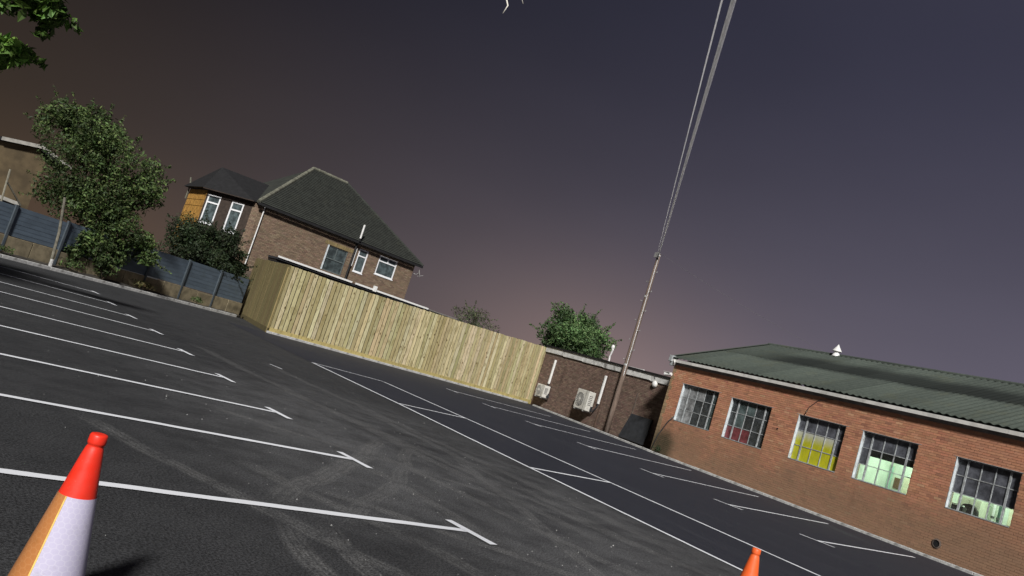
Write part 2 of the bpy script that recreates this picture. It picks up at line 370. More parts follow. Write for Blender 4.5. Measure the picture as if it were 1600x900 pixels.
# ------------------------------------------------------------------ mesh helpers
class MB:
    def __init__(s): s.v = []; s.f = []; s.c = []
    def quad(s, a, b_, c, d, col=None):
        i = len(s.v); s.v += [tuple(a), tuple(b_), tuple(c), tuple(d)]; s.f.append((i, i+1, i+2, i+3)); s.c.append(col)
    def tri(s, a, b_, c, col=None):
        i = len(s.v); s.v += [tuple(a), tuple(b_), tuple(c)]; s.f.append((i, i+1, i+2)); s.c.append(col)
    def box(s, x0, x1, y0, y1, z0, z1, col=None, mtx=None, skip=''):
        P = [(x0, y0, z0), (x1, y0, z0), (x1, y1, z0), (x0, y1, z0), (x0, y0, z1), (x1, y0, z1), (x1, y1, z1), (x0, y1, z1)]
        if mtx is not None: P = [tuple(mtx @ Vector(q)) for q in P]
        i = len(s.v); s.v += P
        F = {'b': (0, 3, 2, 1), 't': (4, 5, 6, 7), 'f': (0, 1, 5, 4), 'r': (1, 2, 6, 5), 'k': (2, 3, 7, 6), 'l': (3, 0, 4, 7)}
        for k, q in F.items():
            if k in skip: continue
            s.f.append(tuple(i+j for j in q)); s.c.append(col)
    def tube(s, pts, rads, n=8, col=None, cap=True):
        pts = [Vector(p) for p in pts]
        if not isinstance(rads, (list, tuple)): rads = [rads]*len(pts)
        base = len(s.v); prev = None
        for k, p in enumerate(pts):
            d = (pts[min(k+1, len(pts)-1)] - pts[max(k-1, 0)]).normalized()
            u = d.orthogonal().normalized() if prev is None else (prev - d*prev.dot(d)).normalized()
            prev = u; w = d.cross(u)
            for j in range(n):
                a = 2*pi*j/n; s.v.append(tuple(p + (u*cos(a) + w*sin(a))*rads[k]))
        for k in range(len(pts)-1):
            for j in range(n):
                a = base+k*n+j; b2 = base+k*n+(j+1) % n
                s.f.append((a, b2, b2+n, a+n)); s.c.append(col)
        if cap:
            s.f.append(tuple(base+j for j in reversed(range(n)))); s.c.append(col)
            s.f.append(tuple(base+(len(pts)-1)*n+j for j in range(n))); s.c.append(col)
    def lathe(s, prof, n=32, col=None, a0=0.0, a1=2*pi):
        base = len(s.v); full = abs(a1-a0-2*pi) < 1e-6; m = n if full else n+1
        for (r, z) in prof:
            for j in range(m):
                a = a0+(a1-a0)*j/n; s.v.append((r*cos(a), r*sin(a), z))
        for k in range(len(prof)-1):
            for j in range(n):
                j2 = (j+1) % m if full else j+1
                s.f.append((base+k*m+j, base+k*m+j2, base+(k+1)*m+j2, base+(k+1)*m+j)); s.c.append(col)
    def prism(s, poly, y0, y1, col=None):
        """polygon in xz pulled along y"""
        i = len(s.v); n = len(poly)
        s.v += [(x, y0, z) for x, z in poly] + [(x, y1, z) for x, z in poly]
        s.f.append(tuple(i+j for j in range(n))); s.c.append(col)
        s.f.append(tuple(i+n+j for j in reversed(range(n)))); s.c.append(col)
        for j in range(n):
            k = (j+1) % n; s.f.append((i+j, i+n+j, i+n+k, i+k)); s.c.append(col)
    def mesh(s, name, material, smooth=False):
        me = bpy.data.meshes.new(name); me.from_pydata(s.v, [], s.f)
        if any(c is not None for c in s.c):
            at = me.color_attributes.new('Col', 'FLOAT_COLOR', 'CORNER'); vals = []
            for poly, c in zip(me.polygons, s.c):
                c = c or (.5, .5, .5)
                for _ in range(poly.loop_total): vals += [c[0], c[1], c[2], 1.0]
            at.data.foreach_set('color', vals)
        if smooth:
            me.polygons.foreach_set('use_smooth', [True]*len(me.polygons))
        me.materials.append(material); me.update(); return me
    def obj(s, name, material, parent=None, smooth=False, bevel=0.0, **props):
        return link(name, s.mesh(name, material, smooth), parent, bevel, **props)


def link(name, me, parent=None, bevel=0.0, loc=None, **props):
    o = bpy.data.objects.new(name, me); COL.objects.link(o); o.parent = parent
    if loc is not None: o.location = loc
    if bevel:
        m = o.modifiers.new('bevel', 'BEVEL'); m.width = bevel; m.segments = 2; m.limit_method = 'ANGLE'
    for k, v in props.items(): o[k] = v
    return o


def empty(name, loc, rz, label, category, group=None):
    o = bpy.data.objects.new(name, None); COL.objects.link(o); o.location = loc; o.rotation_euler = (0, 0, rz)
    o.empty_display_size = .2; o['label'] = label; o['category'] = category
    if group: o['group'] = group
    return o


def box(name, material, parent, x0, x1, y0, y1, z0, z1, bevel=0.0, **props):
    m = MB(); m.box(x0, x1, y0, y1, z0, z1); return m.obj(name, material, parent, bevel=bevel, **props)


class Frame:
    """vertical plane through two plan points: x along it, y behind it (away from the yard), z up"""
    def __init__(s, P0, P1):
        s.p = Vector((P0[0], P0[1], 0)); d = Vector((P1[0]-P0[0], P1[1]-P0[1], 0)); s.L = d.length; s.d = d.normalized()
        s.n = Vector((-s.d.y, s.d.x, 0)); s.rz = math.atan2(s.d.y, s.d.x)
    def w(s, x, y, z=0.0): q = s.p + s.d*x + s.n*y; return Vector((q.x, q.y, z))


def jit(c, v, h=.0):
    k = 1 + random.uniform(-v, v); return (c[0]*k*(1+random.uniform(-h, h)), c[1]*k*(1+random.uniform(-h, h)), c[2]*k)


def bricks(x0, x1, z0, z1, holes, cols, ch=.075, bl=.225, gap=.010, lap=.006):
    """list of (xa, xb, za, zb, colour) laid in stretcher bond round the openings"""
    out = []; n = int(round((z1-z0)/ch))
    for i in range(n):
        za = z0+i*ch; zb = za+ch-gap; x = x0-(bl/2 if i % 2 else 0)
        while x < x1:
            segs = [(max(x, x0), min(x+bl-gap, x1))]
            for (h0, h1, g0, g1) in holes:
                if zb > g0+.004 and za < g1-.004:
                    ns_ = []
                    for (a, c) in segs:
                        if c <= h0 or a >= h1: ns_.append((a, c))
                        else:
                            if a < h0-.03: ns_.append((a, h0))
                            if c > h1+.03: ns_.append((h1, c))
                    segs = ns_
            for (a, c) in segs:
                if c-a > .03: out.append((a, c, za, zb, jit(random.choices([k for k, _ in cols], [w for _, w in cols])[0], .10, .05)))
            x += bl
    return out


def brick_mesh(bs, y0=0.0, y1=.09):
    m = MB()
    for (a, c, za, zb, col) in bs:
        m.box(a, c, y0+random.uniform(-.003, .003), y1, za, zb, col, skip='k')
    return m


def wall_with_holes(m, x0, x1, z0, z1, y0, y1, holes):
    xs = sorted({x0, x1, *[h[0] for h in holes], *[h[1] for h in holes]})
    for a, c in zip(xs[:-1], xs[1:]):
        hs = sorted([(h[2], h[3]) for h in holes if h[0] <= a+1e-6 and h[1] >= c-1e-6])
        z = z0
        for (g0, g1) in hs:
            if g0 > z: m.box(a, c, y0, y1, z, g0)
            z = g1
        if z < z1: m.box(a, c, y0, y1, z, z1)


# ------------------------------------------------------------------ ground
gm = MB(); gm.quad((-600, -600, 0), (600, -600, 0), (600, 600, 0), (-600, 600, 0))
GROUND = gm.obj('car_park', M_TARMAC, kind='structure')
KB0, KB1 = (24.05, 8.95), (25.62, 21.98)                   # kerb along the workshop
gm = MB()
gm.v = [(8.62, -4, .004), (8.95, 10.2, .004), (9.32, 20.8, .004), (9.6, 30.2, .004), (28.9, 34.0, .004), (25.35, 22, .004), (22.4, -4, .004)]
gm.f = [tuple(range(len(gm.v)))]; gm.c = [None]
NEWTAR = gm.obj('new_tarmac_bays', M_NEWTAR, kind='structure')


def stripe(p0, p1, w, name='bay_line', z=.0085, par=GROUND, ragged=.006):
    """painted line: thin sheet with slightly uneven edges"""
    a = Vector((*p0, 0)); c = Vector((*p1, 0)); d = c-a; L = d.length; d.normalize(); n = Vector((-d.y, d.x, 0))
    m = MB(); k = max(3, int(L/.18)); pts = []
    for i in range(k+1):
        q = a + d*(L*i/k); pts.append((q+n*(w/2+random.uniform(-ragged, ragged)), q-n*(w/2+random.uniform(-ragged, ragged))))
    for (p, q), (r, t) in zip(pts[:-1], pts[1:]):
        m.quad((p.x, p.y, z), (q.x, q.y, z), (t.x, t.y, z), (r.x, r.y, z))
    return m.obj(name, M_PAINT, par)


LB = [(4.45, 5.60), (4.36, 7.88), (4.25, 10.10), (4.24, 12.55), (4.21, 15.02), (4.25, 17.72), (4.17, 20.10), (4.15, 22.75), (4.15, 25.60)]
AX = Vector((.9989, .046)).normalized()
for (x, y) in LB:
    stripe((x-7.5, y-7.5*.046-.02), (x+.02, y), .095)
    stripe((x-.055, y+.26), (x+.055, y-.34), .095, 'bay_end_mark', .0125)
RB = [(16.15, 8.81, 22.1, 9.35), (16.30, 11.25, 22.5, 12.05), (16.6, 14.0, 22.9, 14.75), (16.98, 17.05, 23.4, 18.0), (17.3, 20.1, 23.6, 21.0), (17.55, 23.1, 24.1, 24.2), (17.8, 26.1, 24.5, 27.4)]
RB.insert(0, (15.95, 6.3, 21.8, 6.7))
for (x, y, x2, y2) in RB:
    stripe((x, y), (x2, y2), .09, par=NEWTAR)
    stripe((x-.04, y+.38), (x+.05, y-.40), .09, 'bay_end_mark', .0125, NEWTAR)
# walkway lines and their cross bars
for pts in ([(8.72, 2.0), (8.80, 5.56), (8.97, 10.2), (9.22, 15.5), (9.34, 20.95)], [(11.05, 2.0), (11.22, 6.0), (11.40, 10.6), (11.58, 15.7), (11.75, 20.9)]):
    for a, c in zip(pts[:-1], pts[1:]): stripe(a, c, .085, 'walkway_line', .0085, NEWTAR)
stripe((9.34, 20.9), (11.75, 20.95), .085, 'walkway_line', .0125, NEWTAR)
stripe((9.23, 15.45), (11.58, 16.0), .085, 'walkway_line', .0125, NEWTAR)
stripe((8.95, 10.15), (11.40, 10.5), .085, 'walkway_line', .0125, NEWTAR)
stripe((8.78, 5.0), (11.16, 5.2), .085, 'walkway_line', .0125, NEWTAR)
stripe((6.62, 17.0), (6.75, 16.55), .06, 'paint_dash', .0085)

# loose chippings on the old tarmac
chips = MB()
for i in range(300):
    u = random.random()
    x = random.uniform(1.0, 9.0); y = random.uniform(3.2, 13) if u < .8 else random.uniform(10, 22)
    if random.random() < .5: x = random.gauss(5, 1.6); y = random.gauss(6.5, 2.0)
    if x > 8.5: continue
    r = random.uniform(.0025, .0065)*(1.6 if random.random() < .08 else 1); a = random.uniform(0, 6.28)
    g = random.choice([.2, .3, .42, .55])
    P = [Vector((x+r*random.uniform(.7, 1.3)*cos(a+k*2.1), y+r*random.uniform(.7, 1.3)*sin(a+k*2.1), .001)) for k in range(3)]
    T = Vector((x, y, .002+r*1.1))
    for k in range(3): chips.tri(P[k], P[(k+1) % 3], T, (g, g, g*.97))
chips.obj('loose_chippings', attr_mat('chippings', .8, 30, .2), kind='stuff', label='pale loose stone chippings scattered on the worn tarmac', category='gravel')


# ------------------------------------------------------------------ kerbs (each stone its own piece)
def kerb(name, P0, P1, w=.125, h=.10, stone=.915, y0=0.0, material=M_CONC):
    fr = Frame(P0, P1)
    root = bpy.data.objects.new(name, None); COL.objects.link(root); root.location = fr.p; root.rotation_euler = (0, 0, fr.rz); root['kind'] = 'structure'
    n = max(1, int(round(fr.L/stone))); st = fr.L/n
    m = MB(); m.box(.004, st-.004, y0, y0+w, -.05, h); me = m.mesh('kerb_stone', material)
    for i in range(n):
        link('kerb_stone', me, root, .012, (i*st, random.uniform(-.004, .004), random.uniform(-.004, .004)))
    return root


kerb('kerb_by_shrubs', (-3.46, 27.0), (12.0, 36.75), .16, .11)
kerb('kerb_by_fence', (11.35, 30.45), (28.3, 33.85), .15, .09)
kerb('kerb_by_return', (12.55, 36.8), (11.4, 30.5), .12, .07, .915, .0, simple('dark_concrete', (.13, .125, .115), .9, .3, 6))
kerb('kerb_by_workshop', (25.30, 21.9), (23.25, 4.9), .2, .08, .915, -.02)
kerb('kerb_by_annexe', (28.2, 33.3), (25.34, 21.9), .2, .08, .915, .0)

# soil bank behind the left kerb
fb = Frame((-3.46, 27.0), (12.0, 36.75))
m = MB(); nx, ny = 40, 6
for i in range(nx+1):
    for j in range(ny+1):
        x = -1 + (fb.L+1.9)*i/nx; y = .15 + (3.2-.15)*j/ny
        z = .09 + .22*min(1, j/2.0)*(1-.75*i/nx) + random.uniform(-.03, .04)*(j > 0) + (-.02 if j > 0 else 0)
        m.v.append(tuple(fb.w(x, y, z)))
for i in range(nx):
    for j in range(ny):
        a = i*(ny+1)+j; m.f.append((a, a+ny+1, a+ny+2, a+1)); m.c.append(None)
m.obj('soil_bank', M_SOIL, kind='structure', smooth=True)

# ------------------------------------------------------------------ long timber fence
FF = Frame((11.41, 30.65), (29.0, 34.1))
fence = empty('timber_fence', FF.p, FF.rz, 'long fence of new yellow timber boards along the far end of the car park', 'fence')
def ftop(x): return 2.88 + .49*max(0, min(1, (x-2.5)/15.5))**1.1
x = 0.0; i = 0
TIM = [(.53, .465, .275), (.49, .425, .240), (.57, .51, .32), (.43, .37, .20), (.36, .31, .16)]
while x < FF.L-.05:
    w = random.uniform(.195, .225); top = ftop(x)+random.uniform(-.012, .012) + (.03 if x > 14.2 else 0)
    m = MB(); c = jit(random.choice(TIM), .12, .05)
    t0 = random.uniform(0, .006)
    # feather-edged board: thick edge laps over the thin edge of its neighbour
    P = [(x, -.008-t0, .22), (x+w-.046, -.026-t0, .22), (x+w-.046, .0-t0, .22), (x, .0-t0, .22)]
    lean = random.uniform(-.006, .006)
    Q = [(a+lean, b_, top) for a, b_, _ in P]
    m.v = P+Q; m.f = [(0, 3, 2, 1), (4, 5, 6, 7), (0, 1, 5, 4), (1, 2, 6, 5), (2, 3, 7, 6), (3, 0, 4, 7)]; m.c = [c]*6
    m.obj('board', M_FENCE, fence)
    x += w; i += 1
for k in range(9):
    a = k*FF.L/9; m = MB(); m.box(a+.01, a+FF.L/9-.01, -.055, -.022, .02, .235, jit((.45, .37, .15), .1)); m.obj('gravel_board', M_FENCE, fence)
for zz in (.6, 1.6, 2.6):
    m = MB(); m.box(0, FF.L, .03, .08, zz, zz+.08, (.12, .095, .045)); m.obj('rail', M_FENCE, fence)
for k in range(8):
    a = .05+k*(FF.L-.1)/7; m = MB(); m.box(a-.05, a+.05, .081, .18, 0, ftop(a)-.08, (.36, .28, .13)); m.obj('post', M_FENCE, fence)

# shorter return of the fence, duller boards
FR = Frame((13.0, 39.87), (11.41, 30.66))
ret = empty('return_fence', FR.p, FR.rz, 'short dull brown timber fence turning the corner away from the car park', 'fence')
x = 0.0
while x < FR.L-.04:
    w = random.uniform(.17, .20); m = MB(); c = jit((.195, .158, .072), .16, .05)
    top = 3.1-.22*x/FR.L+random.uniform(-.012, .012)
    m.box(x, x+w-.006, -.02-random.uniform(0, .008), .0, .2, top, c); m.obj('board', M_FENCE_DULL, ret); x += w
for k in range(5):
    a = k*FR.L/5; m = MB(); m.box(a+.01, a+FR.L/5-.01, -.05, -.03, .0, .2, jit((.11, .09, .04), .1)); m.obj('gravel_board', M_FENCE_DULL, ret)

# ------------------------------------------------------------------ blue fence on its stained base slabs
FBp = Frame(fb.w(-1.5, .85)[:2], fb.w(19.35, .85)[:2])
blue = empty('blue_fence', FBp.p, FBp.rz, 'blue-grey horizontal boarded fence on stained slabs behind the soil bank', 'fence')
M_POSTB = simple('blue_post', (.062, .078, .092), .8, .2, 4); npan = 10; pw = FBp.L/npan
for k in range(npan):
    x0 = k*pw; t = (k+.5)/npan
    zb = .80-.12*t; zt = 1.68+.22*t; nsl = 7; sh = (zt-zb)/nsl; dz = random.uniform(-.03, .03)
    for j in range(nsl):
        m = MB(); tl = random.uniform(-.008, -.005)
        z0 = zb+dz+j*sh; z1 = z0+sh-.001
        m.v = [(x0+.05, -.012-tl, z0), (x0+pw-.05, -.012-tl, z0), (x0+pw-.05, .012, z0), (x0+.05, .012, z0), (x0+.05, .0, z1), (x0+pw-.05, .0, z1), (x0+pw-.05, .014, z1), (x0+.05, .014, z1)]
        m.f = [(0, 3, 2, 1), (4, 5, 6, 7), (0, 1, 5, 4), (1, 2, 6, 5), (2, 3, 7, 6), (3, 0, 4, 7)]; m.c = [None]*6
        m.obj('plank', M_BLUE, blue)
    for q in range(2):
        m = MB(); m.box(x0+q*pw/2+.012, x0+(q+1)*pw/2-.012, -.05+random.uniform(-.01, .01), .0, .02, zb-.015+random.uniform(-.03, 0)); m.obj('base_slab', M_BASEW, blue, bevel=.012)
    m = MB(); m.box(x0-.045, x0+.045, -.07, .03, -.05, zt+.05); m.obj('post', M_POSTB, blue)
# diamond trellis strip resting on the slabs at the left
for k in range(34):
    m = MB(); a = 1.6+k*.13; s_ = 1 if k % 2 else -1
    m.tube([(a, -.075, .70-s_*.05), (a+.13, -.075, .70+s_*.05)], .012, 4); m.obj('trellis_lath', M_COPE, blue)

# two old leaning posts standing on the bank
pa = fb.w(8.45, .35, .15)
lp = empty('leaning_post', pa, fb.rz, 'tall weathered post leaning in front of the blue fence', 'post')
m = MB(); m.tube([(0, 0, -.1), (-.1, .05, 1.2), (-.34, .1, 2.45)], [.055, .05, .045], 8); m.obj('shaft', simple('weathered_post', (.17, .16, .125), .9, .35, 5, bump=.5), lp)
m = MB(); m.tube([(0, -.004, -.08), (-.012, 0, .22)], [.068, .066], 8); m.obj('painted_foot', M_CONC, lp)
pb = fb.w(7.2, 2.1, .1)
lp2 = empty('thin_pale_post', pb, fb.rz, 'thin pale post with a slanting brace behind the blue fence', 'post')
m = MB(); m.tube([(0, 0, 0), (-.02, 0, 1.4), (-.16, 0, 2.85)], .035, 6); m.obj('shaft', simple('pale_post', (.26, .245, .19), .9, .3, 5), lp2)
m = MB(); m.tube([(-.1, 0, 2.4), (.75, .1, 1.75)], .03, 6); m.obj('brace', bpy.data.materials['pale_post'], lp2)

# ------------------------------------------------------------------ windows for houses
def house_window(parent, x0, x1, z0, z1, y, lights, transom=.3, fw=.075, material=M_UPVC, g=G_HOUSE):
    """white frame with a top light row; lights = columns in the top row"""
    w = MB(); zt = z1-(z1-z0)*transom
    w.box(x0, x0+fw, y-.05, y+.02, z0, z1); w.box(x1-fw, x1, y-.05, y+.02, z0, z1)
    w.box(x0+fw, x1-fw, y-.05, y+.02, z0, z0+fw); w.box(x0+fw, x1-fw, y-.05, y+.02, z1-fw, z1)
    w.box(x0+fw, x1-fw, y-.055, y+.02, zt-fw/2, zt+fw/2)
    for k in range(1, lights):
        xm = x0+(x1-x0)*k/lights; w.box(xm-fw/2, xm+fw/2, y-.052, y+.02, zt+fw/2, z1-fw)
    o = w.obj('window', material, parent)
    box('pane', g, o, x0+fw, x1-fw, y-.02, y-.012, z0+fw, zt-fw/2)
    for k in range(lights):
        a = x0+fw if k == 0 else x0+(x1-x0)*k/lights+fw/2; c = x1-fw if k == lights-1 else x0+(x1-x0)*(k+1)/lights-fw/2
        box('pane', g, o, a, c, y-.02, y-.012, zt+fw/2, z1-fw)
    s_ = MB(); s_.box(x0-.04, x1+.04, y-.09, y+.02, z0-.05, z0); s_.obj('sill', material, o)
    return o


# ------------------------------------------------------------------ brick house behind the fence
A2 = Vector((.99894, .046)); HP = Vector((0, 42.0)) + A2*13.15
HF = Frame(HP, HP + A2*10.6); HL = 10.6
house = empty('brick_house', HF.p, HF.rz, 'brown brick house with hipped tiled roof standing behind the timber fence', 'house')
EV = 6.15
wins = [(6.55, 7.20, 4.32, 5.78), (8.01, 9.33, 4.62, 5.82), (4.52, 5.90, 3.86, 5.32)]
snap = [(a, c, round(g0/.075)*.075, round(g1/.075)*.075) for a, c, g0, g1 in wins]
m = MB(); wall_with_holes(m, 0, HL, 0, EV, .008, .25, snap); m.obj('wall', M_MORT3, house)
HC = [((.185, .132, .090), 6), ((.150, .105, .074), 3), ((.22, .16, .112), 2)]
brick_mesh(bricks(0, HL, 2.4, EV, snap, HC)).obj('bricks', M_BRICK3, house, kind='stuff')
m = MB(); m.box(.24, HL-.24, .251, 8.2, 0, EV-.02); m.obj('interior_mass', M_INTD, house)
m = MB(); m.box(HL-.25, HL, .251, 8.4, 0, EV); m.obj('gable_wall', M_MORT3, house)
house_window(house, *snap[0], .06, 1, .30)
house_window(house, *snap[1], .06, 2, .28)
house_window(house, *snap[2], .10, 2, .5, .06, simple('grey_window_frame', (.10, .12, .12), .6, .2, 6), glass('curtained_dark_glass', (.3, .35, .35), 1, (.055, .072, .075), .9))
m = MB(); m.box(snap[2][0], snap[2][0]+.09, -.03, .1, snap[2][2], snap[2][3]); m.obj('window_jamb', M_JAMB, house)
# soldier course above the dark window
sc = MB(); x = 4.3
while x < 6.2:
    sc.box(x, x+.065, -.008, .06, 5.34, 5.56, jit((.21, .16, .075), .2)); x += .075
sc.obj('soldier_course', M_BRICK3, house)
# hipped roof
o_ = .28; rl, rr, rd, rz_ = 3.9, 6.35, 4.2, 9.85
e0 = (-o_, -o_, EV-.02); e1 = (HL+o_+.1, -o_, EV-.02); e2 = (HL+o_+.1, 8.4+o_, EV-.02); e3 = (-o_, 8.4+o_, EV-.02); r0 = (rl, rd, rz_); r1 = (rr, rd, rz_)
def slope_mesh(tris, nrm=.0):
    q = MB()
    for t in tris: q.v += list(t); n0 = len(q.v)-len(t); q.f.append(tuple(range(n0, n0+len(t)))); q.c.append(None)
    return q


roof = slope_mesh([(e0, e1, r1, r0), (e1, e2, r1), (e2, e3, r0, r1), (e3, e0, r0), (e3, e2, e1, e0)]).obj('roof', M_TILE, house)
# tile courses: thin proud laths following the front slope
cs = MB(); K = 34
fn = (Vector(e1)-Vector(e0)).cross(Vector(r0)-Vector(e0)).normalized()
for k in range(K):
    a = Vector(e0).lerp(Vector(r0), k/K); c = Vector(e1).lerp(Vector(r1), k/K); a2 = Vector(e0).lerp(Vector(r0), (k+1.02)/K); c2 = Vector(e1).lerp(Vector(r1), (k+1.02)/K)
    cs.quad(a+fn*.05, c+fn*.05, c2+fn*.012, a2+fn*.012); cs.quad(a+fn*.002, c+fn*.002, c+fn*.05, a+fn*.05)
cs.obj('tile_courses', M_TILE, roof, kind='stuff')
def caps(par, a, c, n, r=.11, material=M_RIDGE, nm='ridge_tile'):
    a = Vector(a); c = Vector(c)
    for k in range(n):
        q = MB(); q.tube([a.lerp(c, k/n)+Vector((0, 0, .02)), a.lerp(c, (k+.97)/n)+Vector((0, 0, .035))], [r, r*1.06], 8); q.obj(nm, material, par)
caps(roof, e0, r0, 14); caps(roof, r0, r1, 6); caps(roof, e1, r1, 14, .085, M_TILE)
m = MB(); m.box(-o_, HL+o_+.1, -o_-.09, -o_-.0, EV-.16, EV-.03); m.obj('gutter', M_DARK, house)
m = MB(); m.box(-.0, HL, -.02, -.008, EV-.22, EV-.05); m.obj('fascia', simple('weathered_fascia', (.17, .14, .11), .8, .3, 4), house)
m = MB(); m.tube([(.22, -.1, EV-.1), (.22, -.1, 2.2)], .035, 8); m.obj('downpipe', M_WPLAST, house)
m = MB(); m.tube([(6.18, -.14, 2.3), (6.20, -.14, EV-.1), (6.18, -o_-.14, EV), (6.14, -o_-.14, 6.3)], .06, 8); m.obj('soil_pipe', M_DARK, house)
m = MB(); m.tube([(6.14, -o_-.14, 6.3), (6.14, -o_-.14, 7.15)], .058, 8); m.obj('vent_stack', M_WPLAST, house)
m = MB(); m.tube([(6.34, -.07, EV-.45), (6.34, -.07, 4.6)], .028, 6); m.obj('downpipe', M_WPLAST, house)
# splayed street-corner bay: short brick strip, brown splay with two tall windows, boarded side with orange lamp glow in its colour
bayfr = [(0.0, 0.0), (-.30, .28), (-2.1, 2.75), (-2.15, 5.9), (0, 5.9)]
m = MB(); b0, b1 = bayfr[0], bayfr[1]
m.quad((b0[0], b0[1], 0), (b1[0], b1[1], 0), (b1[0], b1[1], EV), (b0[0], b0[1], EV)); m.obj('return_wall', M_MORT3, house)
dv = Vector((b1[0]-b0[0], b1[1]-b0[1], 0)); ll = dv.length; ang = math.atan2(-dv.y, -dv.x)
q = brick_mesh(bricks(0, ll, 2.4, EV-.1, [], HC)); T = Matrix.Translation((b1[0], b1[1], 0)) @ Matrix.Rotation(ang, 4, 'Z')
q.v = [tuple(T @ Vector((p[0], p[1]-.012, p[2]))) for p in q.v]; q.obj('bricks', M_BRICK3, house, kind='stuff')
b2 = bayfr[2]; dv = Vector((b1[0]-b2[0], b1[1]-b2[1], 0)); SL = dv.length; ang = math.atan2(dv.y, dv.x)
splay = bpy.data.objects.new('splayed_bay', None); COL.objects.link(splay); splay.parent = house; splay.location = (b2[0], b2[1], 0); splay.rotation_euler = (0, 0, ang)
m = MB(); wall_with_holes(m, 0, SL, 0, EV, .0, .2, [(.12, .98, 4.2, 5.85), (1.72, 2.52, 4.1, 5.82)]); m.obj('hung_tiles', M_BROWN, splay)
m = MB(); m.box(0.01, SL-.01, .3, .35, 3.9, 6.0); m.obj('dark_room', M_INTD, splay)
house_window(splay, .12, .98, 4.2, 5.85, .05, 1, .27, .085)
house_window(splay, 1.72, 2.52, 4.1, 5.82, .05, 1, .27, .085)
b3 = bayfr[3]; dv = Vector((b2[0]-b3[0], b2[1]-b3[1], 0)); OL = dv.length; ang = math.atan2(dv.y, dv.x)
side = bpy.data.objects.new('boarded_side', None); COL.objects.link(side); side.parent = house; side.location = (b3[0], b3[1], 0); side.rotation_euler = (0, 0, ang)
for k in range(9):
    for zz, hh in ((2.5, 2.55), (5.08, .34), (5.45, .58)):
        m = MB(); m.box(k*OL/9+.006, (k+1)*OL/9-.006, -.02-random.uniform(0, .012), .0, zz, zz+hh); m.obj('boarding', M_LAMPGLOW, side)
m = MB(); m.box(0, OL, .001, .15, 0, EV); m.obj('backing', M_BROWN, side)
m = MB(); m.tube([(.05, -.12, 5.4), (.05, -.12, 6.25), (-.2, -.16, 6.7)], .05, 6); m.obj('downpipe', M_RIDGE, side)
pk0 = (-1.35, 4.3, 7.75); pk1 = (3.0, 4.3, 7.85)
g0 = (-2.45, 2.6, EV-.05); g1 = (-2.5, 6.2, EV-.05); g2 = (2.6, 6.2, EV-.05); g3 = (2.6, 2.6, EV); g4 = (-.45, .0, EV-.05)
br = slope_mesh([(g1, g0, pk0), (g0, g4, pk0), (g4, g3, pk1, pk0), (g2, g1, pk0, pk1), (g0, g1, g2, g3, g4)]).obj('bay_roof', M_TILE_D, house)
m = MB(); m.tube([(-2.45, 2.55, EV-.1), (-.45, -.05, EV-.06)], .03, 6); m.obj('gutter', M_BROWN, house)

# satellite dish on the corner of the house
dish = empty('satellite_dish', HF.w(HL+.05, -.15, 5.62), HF.rz, 'small white satellite dish on the right-hand corner of the brick house', 'dish')
m = MB(); prof = [(0.001, 0)] + [(.26*k/6, .07*(k/6)**2) for k in range(1, 7)]; m.lathe(prof, 20)
d_ = m.obj('reflector', M_WPLAST, dish, True); d_.rotation_euler = (rad(72), 0, rad(55)); d_.location = (.22, -.1, 0)
m = MB(); m.tube([(.0, .12, -.1), (.12, 0, -.12), (.2, -.1, 0)], .018, 6); m.obj('bracket', M_IRON, dish)
m = MB(); m.tube([(.2, -.1, -.2), (.5, -.28, -.05)], .012, 6); m.obj('feed_arm', M_IRON, dish)

# flat-roofed annex in front of the house with white gutter
LF = Frame(HF.w(1.35, -1.3)[:2], HF.w(14.6, -1.3)[:2])
lean = empty('flat_roofed_garage', LF.p, LF.rz, 'black-faced flat-roofed outbuilding with white gutter between house and timber fence', 'outbuilding')
m = MB(); m.box(0, LF.L, .06, 1.2, 0, 3.45); m.obj('wall', M_DARK, lean)
m = MB(); m.box(-.05, LF.L+.05, -.06, 1.22, 3.46, 3.58); m.obj('roof', M_CHAR, lean)
for a, c in ((-.02, 4.68), (4.92, 6.15), (6.35, 10.3)):
    m = MB(); m.box(a, c, -.14, -.065, 3.57, 3.67); m.obj('gutter', M_WPLAST, lean)
m = MB(); m.box(10.35, LF.L, -.12, -.065, 3.56, 3.64); m.obj('gutter', simple('dirty_gutter', (.16, .15, .14), .7, .3, 4), lean)
m = MB(); m.box(6.14, 6.36, -.2, -.03, 3.52, 3.86); m.obj('hopper', M_WPLAST, lean, bevel=.02)

# ------------------------------------------------------------------ far tan house at the left edge
TF = Frame((-3.0, 56.0), (6.0, 55.6))
tan = empty('rendered_house', TF.p, TF.rz, 'distant tan rendered house with white bargeboards at the left edge, behind the big shrub', 'house')
M_DIMW = simple('grubby_white_board', (.30, .29, .26), .7, .2, 3)
m = MB(); m.prism([(0, 0), (6.9, 0), (6.9, 5.1), (6.4, 5.75), (0, 4.7)], .1, 6); m.obj('wall', M_TAN, tan)
m = MB(); m.prism([(-.2, 4.72), (6.4, 5.78), (6.4, 5.98), (-.2, 4.94)], -.2, 6.2); m.obj('roof', M_TILE_D, tan)
m = MB(); m.prism([(4.4, 5.46), (6.5, 5.80), (6.5, 6.02), (4.4, 5.68)], -.28, -.21); m.obj('bargeboard', M_DIMW, tan)
m = MB(); m.prism([(6.5, 5.80), (8.3, 5.15), (8.3, 5.33), (6.5, 6.02)], -.28, -.21); m.obj('bargeboard', M_DIMW, tan)
m = MB(); m.prism([(6.45, 5.7), (8.2, 5.1), (8.2, 5.2), (6.45, 5.9)], -.2, 6.2); m.obj('roof_slope', M_TILE_D, tan)
m = MB(); m.prism([(0, 0), (6.5, 0), (6.5, 2.0), (0, 2.45)], -2.5, 0); m.obj('porch', M_BROWN, tan)
